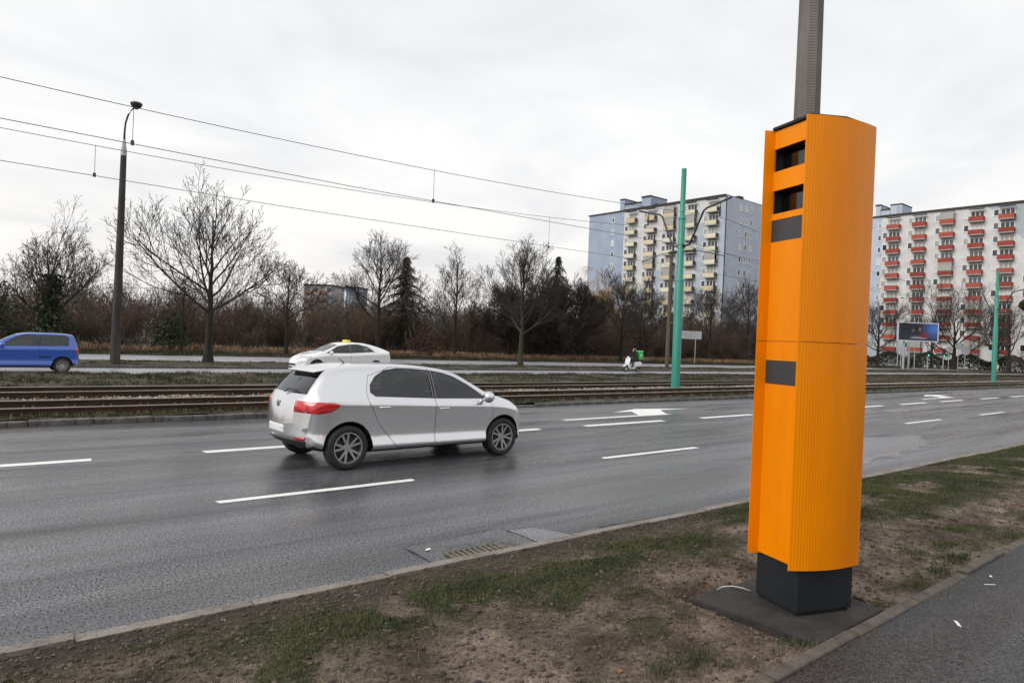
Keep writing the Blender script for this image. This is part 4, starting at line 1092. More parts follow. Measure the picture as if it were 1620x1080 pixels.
mass('undergrowth', 'thicket', np.stack([x, y, 0.15 + x * 0], -1), .34, .5, 'low tangled undergrowth at the foot of the reddish scrub')
# hedge before the red balcony block
hv, hf_ = [], []
for _ in range(13000):
    q = Vector((150 + rnd.uniform(-1, 1), rnd.uniform(34, 63), 0)); q.z = rnd.uniform(0, 1) ** .7 * (2.4 + .7 * math.sin(q.y * .9)) + .1; a = Vector((rnd.gauss(0, 1), rnd.gauss(0, 1), rnd.gauss(0, 1))).normalized(); u, w = ortho(a); s_ = rnd.uniform(.08, .2); o_ = len(hv)
    for (c, d) in ((-1, 0), (0, -.6), (1, 0), (0, .6)): hv.append(tuple(q + u * c * s_ + w * d * s_))
    hf_.append((o_, o_ + 1, o_ + 2, o_ + 3))
tag(obj('hedge', mesh_from('hedge', hv, hf_, 'hedge')), 'dark clipped hedge at the foot of the red balcony block', 'hedge', kind='stuff')
# ================================================================== apartment blocks
mat('render_white', (0.50, 0.50, 0.49), (0.58, 0.58, 0.57), rough=0.9, scale=.4, speck=((.42, .42, .42), 1.2, .62))
mat('render_blue', (0.30, 0.36, 0.47), (0.36, 0.42, 0.53), rough=0.9, scale=.3)
mat('render_paleblue', (0.44, 0.49, 0.58), (0.50, 0.55, 0.64), rough=0.9, scale=.3, speck=((.33, .38, .47), .6, .64))
mat('roof_felt', (0.05, 0.045, 0.045), rough=.9)
mat('balcony_yellow', (0.66, 0.60, 0.44), (0.60, 0.54, 0.40), rough=.7, scale=.8)
mat('balcony_red', (0.34, 0.042, 0.026), (0.26, 0.034, 0.022), rough=.7, scale=.8)
mat('balcony_yellow_faded', (0.68, 0.64, 0.52), rough=.7)
mat('balcony_yellow_dark', (0.55, 0.47, 0.31), rough=.7)
mat('balcony_red_faded', (0.37, 0.07, 0.045), rough=.7)
mat('balcony_red_dark', (0.23, 0.03, 0.02), rough=.7)
mat('slab_grey', (0.40, 0.39, 0.36), rough=.9)
mat('frame_white', (0.72, 0.72, 0.72), rough=.5)
mat('soffit_dark', (0.09, 0.085, 0.08), rough=.9)
mat('pane_dark', (0.02, 0.024, 0.03), rough=.08, spec=.8)
mat('pane_grey', (0.10, 0.11, 0.12), rough=.15, spec=.7)
mat('pane_curtain', (0.36, 0.35, 0.33), rough=.25, spec=.6)
mat('pane_blind', (0.62, 0.61, 0.58), rough=.4)
PANES = ['pane_dark', 'pane_dark', 'pane_grey', 'pane_curtain', 'pane_curtain', 'pane_blind']
def two_tone(name, a, b, c):
    """pale render with a light blue band painted diagonally across it"""
    mt = mat(name, a, rough=.9); t = mt.node_tree; p = t.nodes['Principled BSDF']
    co = t.nodes.new('ShaderNodeTexCoord'); sp = t.nodes.new('ShaderNodeSeparateXYZ'); t.links.new(co.outputs['Object'], sp.inputs[0])
    m1 = t.nodes.new('ShaderNodeMath'); m1.operation = 'MULTIPLY'; m1.inputs[1].default_value = c[0]; t.links.new(sp.outputs['Y'], m1.inputs[0])
    m2 = t.nodes.new('ShaderNodeMath'); m2.operation = 'MULTIPLY_ADD'; m2.inputs[1].default_value = c[1]; t.links.new(sp.outputs['Z'], m2.inputs[0]); t.links.new(m1.outputs[0], m2.inputs[2])
    m3 = t.nodes.new('ShaderNodeMath'); m3.operation = 'SINE'; t.links.new(m2.outputs[0], m3.inputs[0])
    m4 = t.nodes.new('ShaderNodeMath'); m4.operation = 'GREATER_THAN'; m4.inputs[1].default_value = c[2]; t.links.new(m3.outputs[0], m4.inputs[0])
    nz_ = t.nodes.new('ShaderNodeTexNoise'); nz_.inputs['Scale'].default_value = .5; nz_.inputs['Detail'].default_value = 6; t.links.new(co.outputs['Object'], nz_.inputs['Vector'])
    rr = t.nodes.new('ShaderNodeValToRGB'); rr.color_ramp.elements[0].position = .3; rr.color_ramp.elements[0].color = (.86, .86, .86, 1); rr.color_ramp.elements[1].position = .7; rr.color_ramp.elements[1].color = (1.06, 1.06, 1.06, 1)
    t.links.new(nz_.outputs['Fac'], rr.inputs[0])
    mm = t.nodes.new('ShaderNodeMixRGB'); mm.inputs[1].default_value = (*a, 1); mm.inputs[2].default_value = (*b, 1); t.links.new(m4.outputs[0], mm.inputs[0])
    mu = t.nodes.new('ShaderNodeMixRGB'); mu.blend_type = 'MULTIPLY'; mu.inputs[0].default_value = 1; t.links.new(mm.outputs[0], mu.inputs[1]); t.links.new(rr.outputs[0], mu.inputs[2])
    t.links.new(mu.outputs[0], p.inputs['Base Color'])
two_tone('facade_one', (.64, .65, .665), (.44, .49, .57), (.11, .13, .35))
two_tone('facade_two', (.66, .66, .66), (.42, .47, .51), (.13, -.11, .80))
def window_mesh(w, h, n, fw=.15):
    """white frame with n lites; local x = thickness toward the street (-x), y = width, z = height"""
    f = MB()
    f.box(-.05, .0, 0, w, 0, fw).box(-.05, .0, 0, w, h - fw, h)
    for k in range(n + 1):
        y = (w - fw) * k / n; f.box(-.05, .0, y, y + fw, fw, h - fw)
    f.box(-.10, .0, -.06, w + .06, -.07, -.005)
    return f.mesh('window', True)
def pane_mesh(w, h): return MB().box(-.02, .0, .05, w - .05, .05, h - .05).mesh('pane', True)
def make_block(label, X, Y0, Y1, H, depth, cols, zrows, pm, facade, group, n_wing=None):
    b = thing('apartment_block', label, 'building', (X, (Y0 + Y1) / 2, 0), group=group); yc = (Y0 + Y1) / 2
    L = lambda y: y - yc
    obj('wall', MB().box(0, depth, L(Y0) + .002, L(Y1) - .002, 0, H), facade, b)
    obj('roof', MB().box(-.35, depth + .1, L(Y0) - .12, L(Y1) + .12, H + .002, H + .38), 'roof_felt', b)
    wm1, wm3 = window_mesh(1.05, 1.45, 1), window_mesh(2.45, 1.55, 3)
    wms = window_mesh(.85, 1.35, 1)
    for q in (wm1, wm3, wms): q.materials.append(MATS['frame_white'])
    pms = {}
    for key, (w, h) in {'a': (1.05, 1.45), 'b': (2.45, 1.55), 's': (.85, 1.35)}.items():
        for pmn in set(PANES):
            q = pane_mesh(w, h); q.materials.append(MATS[pmn]); pms[key, pmn] = q
    slab = MB().box(-1.15, -.002, -1.32, 1.32, -.17, 0).mesh('balcony', True); slab.materials.append(MATS['slab_grey'])
    pan = MB().box(-1.16, -1.09, -1.30, 1.30, .02, .88).mesh('panel', True); pan.materials.append(MATS[pm])
    pans = [pan]
    for k_ in range(2):
        q = pan.copy(); q.materials.clear(); q.materials.append(MATS[pm + ('_faded', '_dark')[k_]]); pans.append(q)
    ends = MB().box(-1.085, -.01, -1.30, -1.25, .02, .88).mesh('side_panel', True); ends.materials.append(MATS[pm if pm == 'balcony_red' else 'soffit_dark'])
    rail = MB().box(-1.17, -1.08, -1.32, 1.32, .885, .93).mesh('handrail', True); rail.materials.append(MATS['soffit_dark'])
    enc = MB()
    for k in range(5):
        yy = -1.28 + k * .62; enc.box(-1.15, -1.09, yy, yy + .07, .935, 2.38)
    enc.box(-1.15, -1.09, -1.28, 1.27, 2.385, 2.46).box(-1.12, -1.10, -1.27, 1.26, .94, 2.38)
    enc = enc.mesh('glazing', True); enc.materials.append(MATS['pane_curtain'])
    def win(me, key, y, z, x=-.004, rz=0, par=b):
        o_ = bpy.data.objects.new('window', me); COL.objects.link(o_); o_.parent = par; o_.location = (x, y, z); o_.rotation_euler = (0, 0, rz)
        q = bpy.data.objects.new('pane', pms[key, rnd.choice(PANES)]); COL.objects.link(q); q.parent = o_
        return o_
    for ci, y in enumerate(cols):
        for z in zrows:
            pan_ = rnd.choice(pans)
            o_ = bpy.data.objects.new('balcony', slab); COL.objects.link(o_); o_.parent = b; o_.location = (0, L(y), z)
            for nm, me, off in (('panel', pan_, 0), ('side_panel', ends, 0), ('side_panel', ends, 2.55), ('handrail', rail, 0)):
                q = bpy.data.objects.new(nm, me); COL.objects.link(q); q.parent = o_; q.location = (0, off, 0)
            if rnd.random() < .14:
                e_ = bpy.data.objects.new('glazing', enc); COL.objects.link(e_); e_.parent = o_
            win(wm3, 'b', L(y) - 1.22, z + .62)
            win(wm1, 'a', L(y) + 1.42, z + .72)
        obj('canopy', MB().box(-1.15, -.36, L(y) - 1.35, L(y) + 1.35, zrows[0] + 2.42, zrows[0] + 2.52), 'soffit_dark', b)
    return b, L, win, wms
rows = [30.05 - 2.68 * k for k in range(11)]
b1, L1, win1, wms1 = make_block('tall pale grey blue apartment block with cream yellow balconies', 120.8, 78.62, 105.2, 33.0, 14.4, [102.42, 96.9, 91.7, 86.4, 81.15], rows, 'balcony_yellow', 'facade_one', 'apartment blocks')
obj('side_wing', MB().box(-.06, 13.0, L1(105.2), L1(116.2), 0, 33.05), 'render_blue', b1)
obj('wing_roof', MB().box(-.3, 13.1, L1(105.0), L1(116.4), 33.06, 33.3), 'roof_felt', b1)
obj('end_wall', MB().box(.001, 14.4, L1(78.62) - .20, L1(78.62) - .001, 0, 33.2), 'render_paleblue', b1)
obj('corner_strip', MB().box(-.08, .25, L1(78.62) - .26, L1(78.62) - .201, 0, 33.1), 'soffit_dark', b1)
for z in rows:
    win1(wms1, 's', L1(108.0), z + .55, x=-.065)
    for xx in (6.0, 8.0, 9.9):
        win1(wms1, 's', L1(78.62) - .205, z + .75, x=xx, rz=R(90))
for q_, (y0, y1, z1) in enumerate(((106.6, 108.0, 36.2), (101.7, 106.5, 34.9), (99.0, 101.6, 36.0))):
    obj('lift_housing', MB().box(1.6 + q_ * .05, 7.5 + q_ * .05, L1(y0) + .01, L1(y1), 33.31, z1), 'render_blue', b1)
    obj('housing_roof', MB().box(1.45, 7.65, L1(y0) - .04, L1(y1) + .04, z1 + .002, z1 + .25), 'roof_felt', b1)
obj('chimney', MB().box(6.6, 8.2, L1(79.6), L1(81), 33.4, 34.3), 'roof_felt', b1)
obj('chimney', MB().box(2, 3.4, L1(97.6), L1(98.6), 33.4, 34.2), 'roof_felt', b1)
b2, L2, win2, wms2 = make_block('long white apartment block with rows of red balconies', 160.5, 31.0, 64.2, 33.0, 14.0, [61.62, 56.45, 51.2, 45.95, 40.8, 35.6], rows, 'balcony_red', 'facade_two', 'apartment blocks')
obj('side_wing', MB().box(1.8, 13.0, L2(64.2), L2(74.0), 0, 33.4), 'render_paleblue', b2)
obj('wing_roof', MB().box(1.5, 13.1, L2(64.1), L2(74.2), 33.41, 33.7), 'roof_felt', b2)
for z in rows:
    win2(wms2, 's', L2(65.0), z + .6, x=1.795)
for q_, (y0, y1, z1) in enumerate(((61.2, 63.6, 35.9), (63.7, 65.6, 35.0), (65.7, 66.8, 36.2))):
    obj('lift_housing', MB().box(2.4 + q_ * .05, 8 + q_ * .05, L2(y0) + .01, L2(y1), 33.72, z1), 'render_paleblue', b2)
    obj('housing_roof', MB().box(2.3, 8.1, L2(y0) - .04, L2(y1) + .04, z1 + .002, z1 + .25), 'roof_felt', b2)
# far low blocks on the skyline behind the scrub
def far_block(label, x, y, w, H, d, wall, panel, rz):
    b = thing('apartment_block', label, 'building', (x, y, 0), rz, group='far blocks behind the scrub')
    obj('wall', MB().box(-w / 2, w / 2, 0, d, 0, H), wall, b); obj('roof', MB().box(-w / 2 - .3, w / 2 + .3, -.3, d + .3, H + .01, H + .5), 'roof_felt', b)
    n = int(w / 5)
    wm = MB().box(-1.0, 1.0, -.06, -.003, 0, 1.5).mesh('window', True); wm.materials.append(MATS['pane_grey'])
    bm_ = MB().box(-1.6, 1.6, -1.0, -.003, 0, 1.0).mesh('balcony', True); bm_.materials.append(MATS[panel])
    for k in range(n):
        xx = -w / 2 + (k + .5) * w / n
        for z in np.arange(H - 2.2, 6, -2.8):
            o_ = bpy.data.objects.new('window', wm); COL.objects.link(o_); o_.parent = b; o_.location = (xx + 1.9, 0, z)
            o_ = bpy.data.objects.new('balcony', bm_); COL.objects.link(o_); o_.parent = b; o_.location = (xx - .8, 0, z - .8)
mat('far_wall', (.33, .31, .31), (.38, .36, .36), rough=.9, scale=.2)
mat('far_red', (.30, .16, .13), rough=.9)
far_block('distant grey block with reddish balconies seen through the small brown tree', 110, 247, 11, 20.0, 12, 'far_wall', 'far_red', R(-50))
far_block('distant slate grey block seen left of the rounded tree', 118.5, 236, 4.5, 19.5, 10, 'render_blue', 'far_wall', R(-50))

# ================================================================== billboard, traffic lights, signs at the crossing
bb = thing('billboard', 'large lit billboard with dark blue poster before the red balcony block', 'billboard', (115.3, 40.3, 0.12), PHI - R(90))
def poster():
    mt = mat('poster', (.012, .016, .04), rough=.3); t = mt.node_tree; p = t.nodes['Principled BSDF']
    N, Lk = t.nodes.new, t.links.new
    co = N('ShaderNodeTexCoord'); base = None
    def spot(x, z, rx, rz_, col, prev, soft=.5):
        mp = N('ShaderNodeMapping'); mp.inputs['Location'].default_value = (-x / rx, 0, -z / rz_); mp.inputs['Scale'].default_value = (1 / rx, 0, 1 / rz_); Lk(co.outputs['Object'], mp.inputs[0])
        ln = N('ShaderNodeVectorMath'); ln.operation = 'LENGTH'; Lk(mp.outputs[0], ln.inputs[0])
        mr = N('ShaderNodeMapRange'); mr.inputs[1].default_value = 1 - soft; mr.inputs[2].default_value = 1; mr.inputs[3].default_value = 1; mr.inputs[4].default_value = 0; Lk(ln.outputs['Value'], mr.inputs[0])
        mm = N('ShaderNodeMixRGB'); Lk(mr.outputs[0], mm.inputs[0]); mm.inputs[2].default_value = (*col, 1)
        if prev is None: mm.inputs[1].default_value = (.012, .015, .035, 1)
        else: Lk(prev, mm.inputs[1])
        return mm.outputs[0]
    q = spot(2.5, 6.4, 2.0, 1.9, (.05, .16, .55), None, .9)
    q = spot(.95, 5.3, .95, .75, (.20, .02, .035), q, .8)
    q = spot(-.75, 6.1, .30, .42, (.16, .11, .09), q, .5)
    q = spot(.28, 6.2, .26, .36, (.20, .26, .40), q, .6)
    q = spot(.55, 6.5, .5, .4, (.14, .02, .03), q, .8)
    q = spot(-.3, 5.05, 1.1, .09, (.25, .27, .36), q, .5)
    q = spot(.1, 4.85, 1.6, .05, (.6, .62, .68), q, .3)
    Lk(q, p.inputs['Base Color'])
poster()
obj('panel', MB().box(-2.98, 2.98, -.06, .12, 4.50, 7.1), 'poster', bb)
fr = MB().box(-3.15, 3.15, -.10, .16, 4.34, 4.498).box(-3.15, 3.15, -.10, .16, 7.102, 7.26).box(-3.15, -2.982, -.10, .16, 4.498, 7.102).box(2.982, 3.15, -.10, .16, 4.498, 7.102)
obj('frame', fr, 'render_paleblue', bb)
obj('mast', MB().tube([(-1.9, .3, 0), (-1.9, .3, 4.7)], .16, 10), 'galv', bb)
emit('signal_green', (.05, .8, .55), 4.0)
def signal(label, x, y, arms):
    t = thing('traffic_light', label, 'traffic light', (x, y, .12), PHI - R(90), group='traffic lights at the crossing')
    obj('post', MB().tube([(0, 0, 0), (0, 0, 2.3)], .075, 8), 'galv', t)
    h_ = obj('head', MB().box(-.17, .17, -.16, .12, 2.2, 3.2), 'dark_metal', t, bevel=.03)
    for k, z in enumerate((2.38, 2.70, 3.02)):
        obj('lamp', MB().lathe([(0, -.175), (.09, -.175), (.11, -.161)], 12, 'y', (0, 0, z)), 'signal_green' if k == 0 else 'inner_black', h_)
        obj('visor', MB().lathe([(.12, -.30), (.125, -.161)], 12, 'y', (0, 0, z)), 'dark_metal', h_)
    if arms: obj('sign_plate', MB().box(-.35, .35, -.13, -.10, 3.28, 3.72), 'galv', t)
signal('traffic light with small plate on top, green lit, below the billboard', 133.2, 44.8, True)
signal('plain traffic light, green lit, right of the billboard', 135.3, 43.05, False)
def disc_sign(label, x, y, z, r):
    t = thing('road_sign', label, 'sign', (x, y, .12), PHI - R(90), group='round sign backs at the crossing')
    obj('post', MB().tube([(0, 0, 0), (0, 0, z + r)], .06, 8), 'galv', t)
    obj('disc', MB().lathe([(0, -.075), (r, -.075), (r, -.062), (0, -.062)], 20, 'y', (0, 0, z)), 'galv', t)
disc_sign('small grey round sign back, leftmost of the three discs', 136.0, 42.45, 3.6, .55)
disc_sign('tall grey round sign back, middle of the three discs', 137.3, 41.4, 4.2, .62)
disc_sign('large low grey round sign back, rightmost of the three discs', 138.2, 40.6, 3.5, .85)
for (x, y, h_, lb) in ((129.1, 48.2, 3.6, 'slim steel post below the left billboard corner, leftmost of the posts'), (129.6, 47.85, 3.6, 'slim steel post second from the left below the billboard'),
                        (130.7, 46.9, 3.8, 'slim steel post fourth from the left below the billboard'), (131.4, 46.3, 3.4, 'slim steel post rightmost of those below the billboard')):
    t = thing('steel_post', lb, 'post', (x, y, .12), group='slim posts below the billboard')
    obj('shaft', MB().tube([(0, 0, 0), (0, 0, h_)], .07, 8), 'galv', t); obj('cap', MB().lathe([(.085, h_ - .05), (.085, h_ + .03), (0, h_ + .06)], 8), 'dark_metal', t)
t = thing('street_lamp', 'slim grey street lamp with short arm in front of the billboard', 'street lamp', (124.5, 44.8, .12))
obj('shaft', MB().lathe([(.13, 0), (.07, 11.5), (0, 11.5)], 8), 'galv', t); obj('arm', MB().tube([(0, 0, 11.4), (-.4, .4, 11.7), (-.9, .9, 11.75)], .045, 6), 'galv', t); obj('lantern', MB().box(-1.5, -.8, .75, 1.0, 11.68, 11.84), 'dark_metal', t, bevel=.05)
mat('bollard_yellow', (.75, .36, .03), rough=.5)
t = thing('traffic_bollard', 'yellow traffic island bollard right of the distant teal pole', 'bollard', (142.0, 37.0, .12), PHI - R(90))
obj('body', MB().lathe([(.45, 0), (.45, .12), (.38, .16), (.36, 1.35), (.20, 1.5), (.16, 2.6), (0, 2.65)], 10), 'bollard_yellow', t, smooth='auto'); obj('arrow_panel', MB().box(-.24, .24, -.42, -.40, .5, 1.1), 'white_plastic', t)
# ================================================================== vehicles
mat('silver_paint', (.70, .705, .725), rough=.25, metal=.95, coat=.6)
mat('white_paint', (.80, .80, .80), rough=.28, coat=1.0)
mat('blue_paint', (.04, .11, .47), rough=.28, metal=.15, coat=1.0)
mat('rubber', (.018, .018, .019), rough=.75)
mat('alloy', (.36, .36, .35), rough=.35, metal=.7)
mat('black_trim', (.014, .014, .015), rough=.45)
mat('seam', (.006, .006, .006), rough=.9)
mat('tail_red', (.55, .012, .014), rough=.12, coat=1.0)
mat('lamp_clear', (.55, .57, .6), rough=.08, metal=.4, coat=1.0)
mat('plate_white', (.75, .75, .75), rough=.4)
mat('cabin', (.02, .02, .022), rough=.85)
mat('seat_cloth', (.035, .035, .04), rough=.9)
mat('taxi_yellow', (.80, .62, .08), rough=.35)
glass('car_glass', (.50, .57, .585))
def interp(tab, x):
    """monotone cubic through (x, v) pairs"""
    xs = [p[0] for p in tab]; ys = [p[1] for p in tab]
    if x <= xs[0]: return ys[0]
    if x >= xs[-1]: return ys[-1]
    i = max(k for k in range(len(xs) - 1) if xs[k] <= x)
    d = [(ys[k + 1] - ys[k]) / (xs[k + 1] - xs[k]) for k in range(len(xs) - 1)]
    def m_(k):
        if k == 0: return d[0]
        if k == len(xs) - 1: return d[-1]
        if d[k - 1] * d[k] <= 0: return 0
        return 2 * d[k - 1] * d[k] / (d[k - 1] + d[k])
    h_ = xs[i + 1] - xs[i]; t = (x - xs[i]) / h_
    return (ys[i] * (1 + 2 * t) * (1 - t) ** 2 + m_(i) * h_ * t * (1 - t) ** 2 + ys[i + 1] * t * t * (3 - 2 * t) + m_(i + 1) * h_ * t * t * (t - 1))
def catmull(P, n):
    out_ = []; Q = [P[0]] + P + [P[-1]]
    segs = len(P) - 1
    for s_ in range(n):
        f = s_ / (n - 1) * segs; i = min(int(f), segs - 1); t = f - i
        a, b, c, d = Q[i], Q[i + 1], Q[i + 2], Q[i + 3]
        out_.append(tuple(.5 * (2 * b[k] + (c[k] - a[k]) * t + (2 * a[k] - 5 * b[k] + 4 * c[k] - d[k]) * t * t + (3 * b[k] - a[k] - 3 * c[k] + d[k]) * t ** 3) for k in (0, 1)))
    return out_
def loft(S):
    L = S['L']; nx, ns = 110, 44
    xs = [L * (.5 - .5 * math.cos(math.pi * (i / nx))) * .35 + L * (i / nx) * .65 for i in range(nx + 1)]
    def section(x):
        zb, zbt, zt, w, wr = (interp(S[k], x) for k in ('zb', 'belt', 'top', 'w', 'wr'))
        zbt = min(zbt, zt - .02); hb = zbt - zb; G = zt - zbt
        P = [(0, zb), (w * .70, zb), (w * .91, zb + .03), (w * .985, zb + .10 * hb), (w * .998, zb + .17 * hb), (w * .966, zb + .31 * hb), (w * .972, zb + .50 * hb), (w * .993, zb + .76 * hb), (w * 1.0, zb + .91 * hb), (w * .955, zbt),
             (wr + (w * .955 - wr) * .60, zbt + .40 * G), (wr + (w * .955 - wr) * .24, zbt + .74 * G), (wr * .93, zbt + .935 * G), (wr * .62, zbt + .99 * G), (0, zt)]
        return catmull(P, ns), w
    V, F = [], []
    def bow(x, y, w, sc_=1.0):
        k = S['bow_r'] * max(0, 1 - x / .8) ** 2 - S['bow_f'] * max(0, 1 - (L - x) / 1.1) ** 2
        return x + k * min(1.15, abs(y) / w) ** 2.4
    full = []
    for x in xs:
        sec, w = section(x)
        ring = [(bow(x, y, w), y, z) for y, z in sec] + [(bow(x, -y, w), -y, z) for y, z in sec[-2:0:-1]]
        o_ = len(V); V += ring; full.append(list(range(o_, o_ + len(ring))))
    n = len(full[0])
    for a, b in zip(full[:-1], full[1:]):
        for k in range(n):
            k2 = (k + 1) % n; F.append((a[k], b[k], b[k2], a[k2]))
    for idx, x in ((0, xs[0]), (nx, xs[-1])):          # closed ends, in shrinking rings
        sec, w = section(x); zs_ = [z for _, z in sec]; zm = (min(zs_) + max(zs_)) / 2
        prev = full[idx]
        for s_ in (.85, .65, .4, .15):
            ring = [(bow(x, y * s_, w) + (-.012 if idx == 0 else .012) * (1 - s_), y * s_, zm + (z - zm) * s_) for y, z in sec] + [(bow(x, -y * s_, w) + (-.012 if idx == 0 else .012) * (1 - s_), -y * s_, zm + (z - zm) * s_) for y, z in sec[-2:0:-1]]
            o_ = len(V); V += ring; cur = list(range(o_, o_ + n))
            for k in range(n):
                k2 = (k + 1) % n; F.append((prev[k], prev[k2], cur[k2], cur[k]) if idx == 0 else (prev[k], cur[k], cur[k2], prev[k2]))
            prev = cur
        F.append(tuple(prev) if idx == 0 else tuple(prev[::-1]))
    b = bmesh.new()
    vs = [b.verts.new(v) for v in V]
    for f in F:
        try: b.faces.new([vs[i] for i in f])
        except ValueError: pass
    bmesh.ops.remove_doubles(b, verts=b.verts, dist=.0004)
    bmesh.ops.recalc_face_normals(b, faces=b.faces)
    bmesh.ops.triangulate(b, faces=[f for f in b.faces if len(f.verts) > 4])
    nl = b.verts.layers.float_vector.new('n0')
    b.normal_update()
    for v in b.verts: v[nl] = v.normal
    return b
def poly_planes(poly, axes):
    """convex polygon in two axes -> planes (point, outward normal)"""
    cx0 = sum(p[0] for p in poly) / len(poly); cy0 = sum(p[1] for p in poly) / len(poly); out_ = []
    for a, b in zip(poly, poly[1:] + poly[:1]):
        nx_, ny_ = b[1] - a[1], a[0] - b[0]
        l = math.hypot(nx_, ny_); nx_, ny_ = nx_ / l, ny_ / l
        if (cx0 - a[0]) * nx_ + (cy0 - a[1]) * ny_ > 0: nx_, ny_ = -nx_, -ny_
        co = [0, 0, 0]; no = [0, 0, 0]; co[axes[0]], co[axes[1]] = a; no[axes[0]], no[axes[1]] = nx_, ny_
        out_.append((Vector(co), Vector(no)))
    return out_
def slice_part(b, poly, axes, filt, remove=True):
    """cut the convex polygon out of the shell; returns a new bmesh holding the piece"""
    planes = poly_planes(poly, axes)
    lo = [min(p[k] for p in poly) - .06 for k in (0, 1)]; hi = [max(p[k] for p in poly) + .06 for k in (0, 1)]
    def near(f):
        c = f.calc_center_median()
        return lo[0] <= c[axes[0]] <= hi[0] and lo[1] <= c[axes[1]] <= hi[1] and filt(c, f.normal)
    for co, no in planes:
        fs = [f for f in b.faces if near(f)]
        es = {e for f in fs for e in f.edges}; vs_ = {v for f in fs for v in f.verts}
        bmesh.ops.bisect_plane(b, geom=fs + list(es) + list(vs_), dist=1e-5, plane_co=co, plane_no=no)
    b.normal_update()
    ins = [f for f in b.faces if near(f) and all((f.calc_center_median() - co).dot(no) < 1e-5 for co, no in planes)]
    nl = b.verts.layers.float_vector['n0']
    pb = bmesh.new(); pl = pb.verts.layers.float_vector.new('n0'); mp = {}
    for f in ins:
        q = []
        for v in f.verts:
            if v not in mp:
                mp[v] = pb.verts.new(v.co); nn_ = Vector(v[nl]); mp[v][pl] = nn_ if nn_.length > .1 else v.normal
            q.append(mp[v])
        try: pb.faces.new(q)
        except ValueError: pass
    if remove: bmesh.ops.delete(b, geom=ins, context='FACES')
    return pb
def both_sides(name, pb, m, parent, off, thick):
    for sg in (-1, 1):
        q = pb.copy(); bmesh.ops.delete(q, geom=[f for f in q.faces if f.calc_center_median().y * sg < 0], context='FACES')
        bmesh.ops.delete(q, geom=[v for v in q.verts if not v.link_faces], context='VERTS')
        if len(q.faces): piece(name, q, m, parent, off, thick)
        else: q.free()
    pb.free()
def piece(name, pb, m, parent, off=0.0, thick=.004, smooth=True):
    pl = pb.verts.layers.float_vector['n0']
    if off:
        for v in pb.verts: v.co += Vector(v[pl]).normalized() * off if Vector(v[pl]).length > .01 else v.normal * off
    me = bpy.data.meshes.new(name); pb.to_mesh(me); pb.free()
    me.materials.append(MATS[m])
    if smooth: me.polygons.foreach_set('use_smooth', [True] * len(me.polygons))
    o_ = bpy.data.objects.new(name, me); COL.objects.link(o_); o_.parent = parent
    if thick:
        s_ = o_.modifiers.new('solid', 'SOLIDIFY'); s_.thickness = thick; s_.offset = -1
    return o_
WHEELS = {}
def wheel_meshes(r, w, rim_r, spokes, mrim):
    key = (r, w, rim_r, spokes)
    if key in WHEELS: return WHEELS[key]
    ty = MB().lathe([(rim_r, -w * .42), (rim_r + .02, -w * .5), (r - .03, -w * .5), (r - .008, -w * .42), (r, -w * .3), (r, w * .3), (r - .008, w * .42), (r - .03, w * .5), (rim_r + .02, w * .5), (rim_r, w * .42)], 36, 'y', close=True)
    tm = ty.mesh('tyre', True); tm.materials.append(MATS['rubber']); tm.polygons.foreach_set('use_smooth', [True] * len(tm.polygons))
    rm = MB().lathe([(rim_r - .001, w * .40), (rim_r - .001, -w * .46), (rim_r - .016, -w * .46), (rim_r - .022, -w * .36), (rim_r - .022, w * .40)], 36, 'y', close=True)
    rm.lathe([(0, -w * .36), (.05, -w * .36), (.06, -w * .30), (.06, -w * .05), (0, -w * .05)], 18, 'y')
    for k in range(spokes):
        a = 2 * math.pi * k / spokes
        for sg in (-1, 1):
            a0, a1 = a + sg * .10, a + sg * .24
            u0, u1 = Vector((math.cos(a0), 0, math.sin(a0))), Vector((math.cos(a1), 0, math.sin(a1)))
            t0, t1 = Vector((-u0.z, 0, u0.x)) * .016, Vector((-u1.z, 0, u1.x)) * .014
            p0, p1 = u0 * .045, u1 * (rim_r - .019)
            y0, y1, y2 = Vector((0, -w * .345, 0)), Vector((0, -w * .40, 0)), Vector((0, -w * .20, 0))
            vs = [p0 - t0 + y0, p0 + t0 + y0, p1 + t1 + y1, p1 - t1 + y1, p0 - t0 + y2, p0 + t0 + y2, p1 + t1 + y2, p1 - t1 + y2]
            rm.add(vs, [(0, 3, 2, 1), (4, 5, 6, 7), (0, 1, 5, 4), (1, 2, 6, 5), (2, 3, 7, 6), (3, 0, 4, 7)])
    rmm = rm.mesh('rim', True); rmm.materials.append(MATS[mrim])
    bk = MB().lathe([(0, -.01), (rim_r - .03, -.01), (rim_r - .03, .01), (0, .01)], 24, 'y').lathe([(0, -w * .12), (.12, -w * .12), (.12, -.012)], 20, 'y').mesh('brake_disc', True); bk.materials.append(MATS['dark_metal'])
    WHEELS[key] = (tm, rmm, bk); return WHEELS[key]
def stretch(S, k):
    # the same car, k times as long
    S = dict(S); S['L'] *= k
    for q in ('top', 'zb', 'belt', 'w', 'wr', 'screen', 'handles', 'strip'):
        if q in S: S[q] = [(a * k, b_) for a, b_ in S[q]]
    for q in ('side_glass', 'side_trim', 'tail', 'head', 'doors'):
        if q in S: S[q] = [[(a * k, b_) for a, b_ in p] for p in S[q]]
    S['axles'] = tuple(a * k for a in S['axles']); S['seats'] = tuple(a * k for a in S['seats']); S['dash'] *= k
    S['mirror'] = (S['mirror'][0] * k, S['mirror'][1])
    if 'spoiler' in S: S['spoiler'] = (S['spoiler'][0] * k, S['spoiler'][1] * k) + S['spoiler'][2:]
    return S
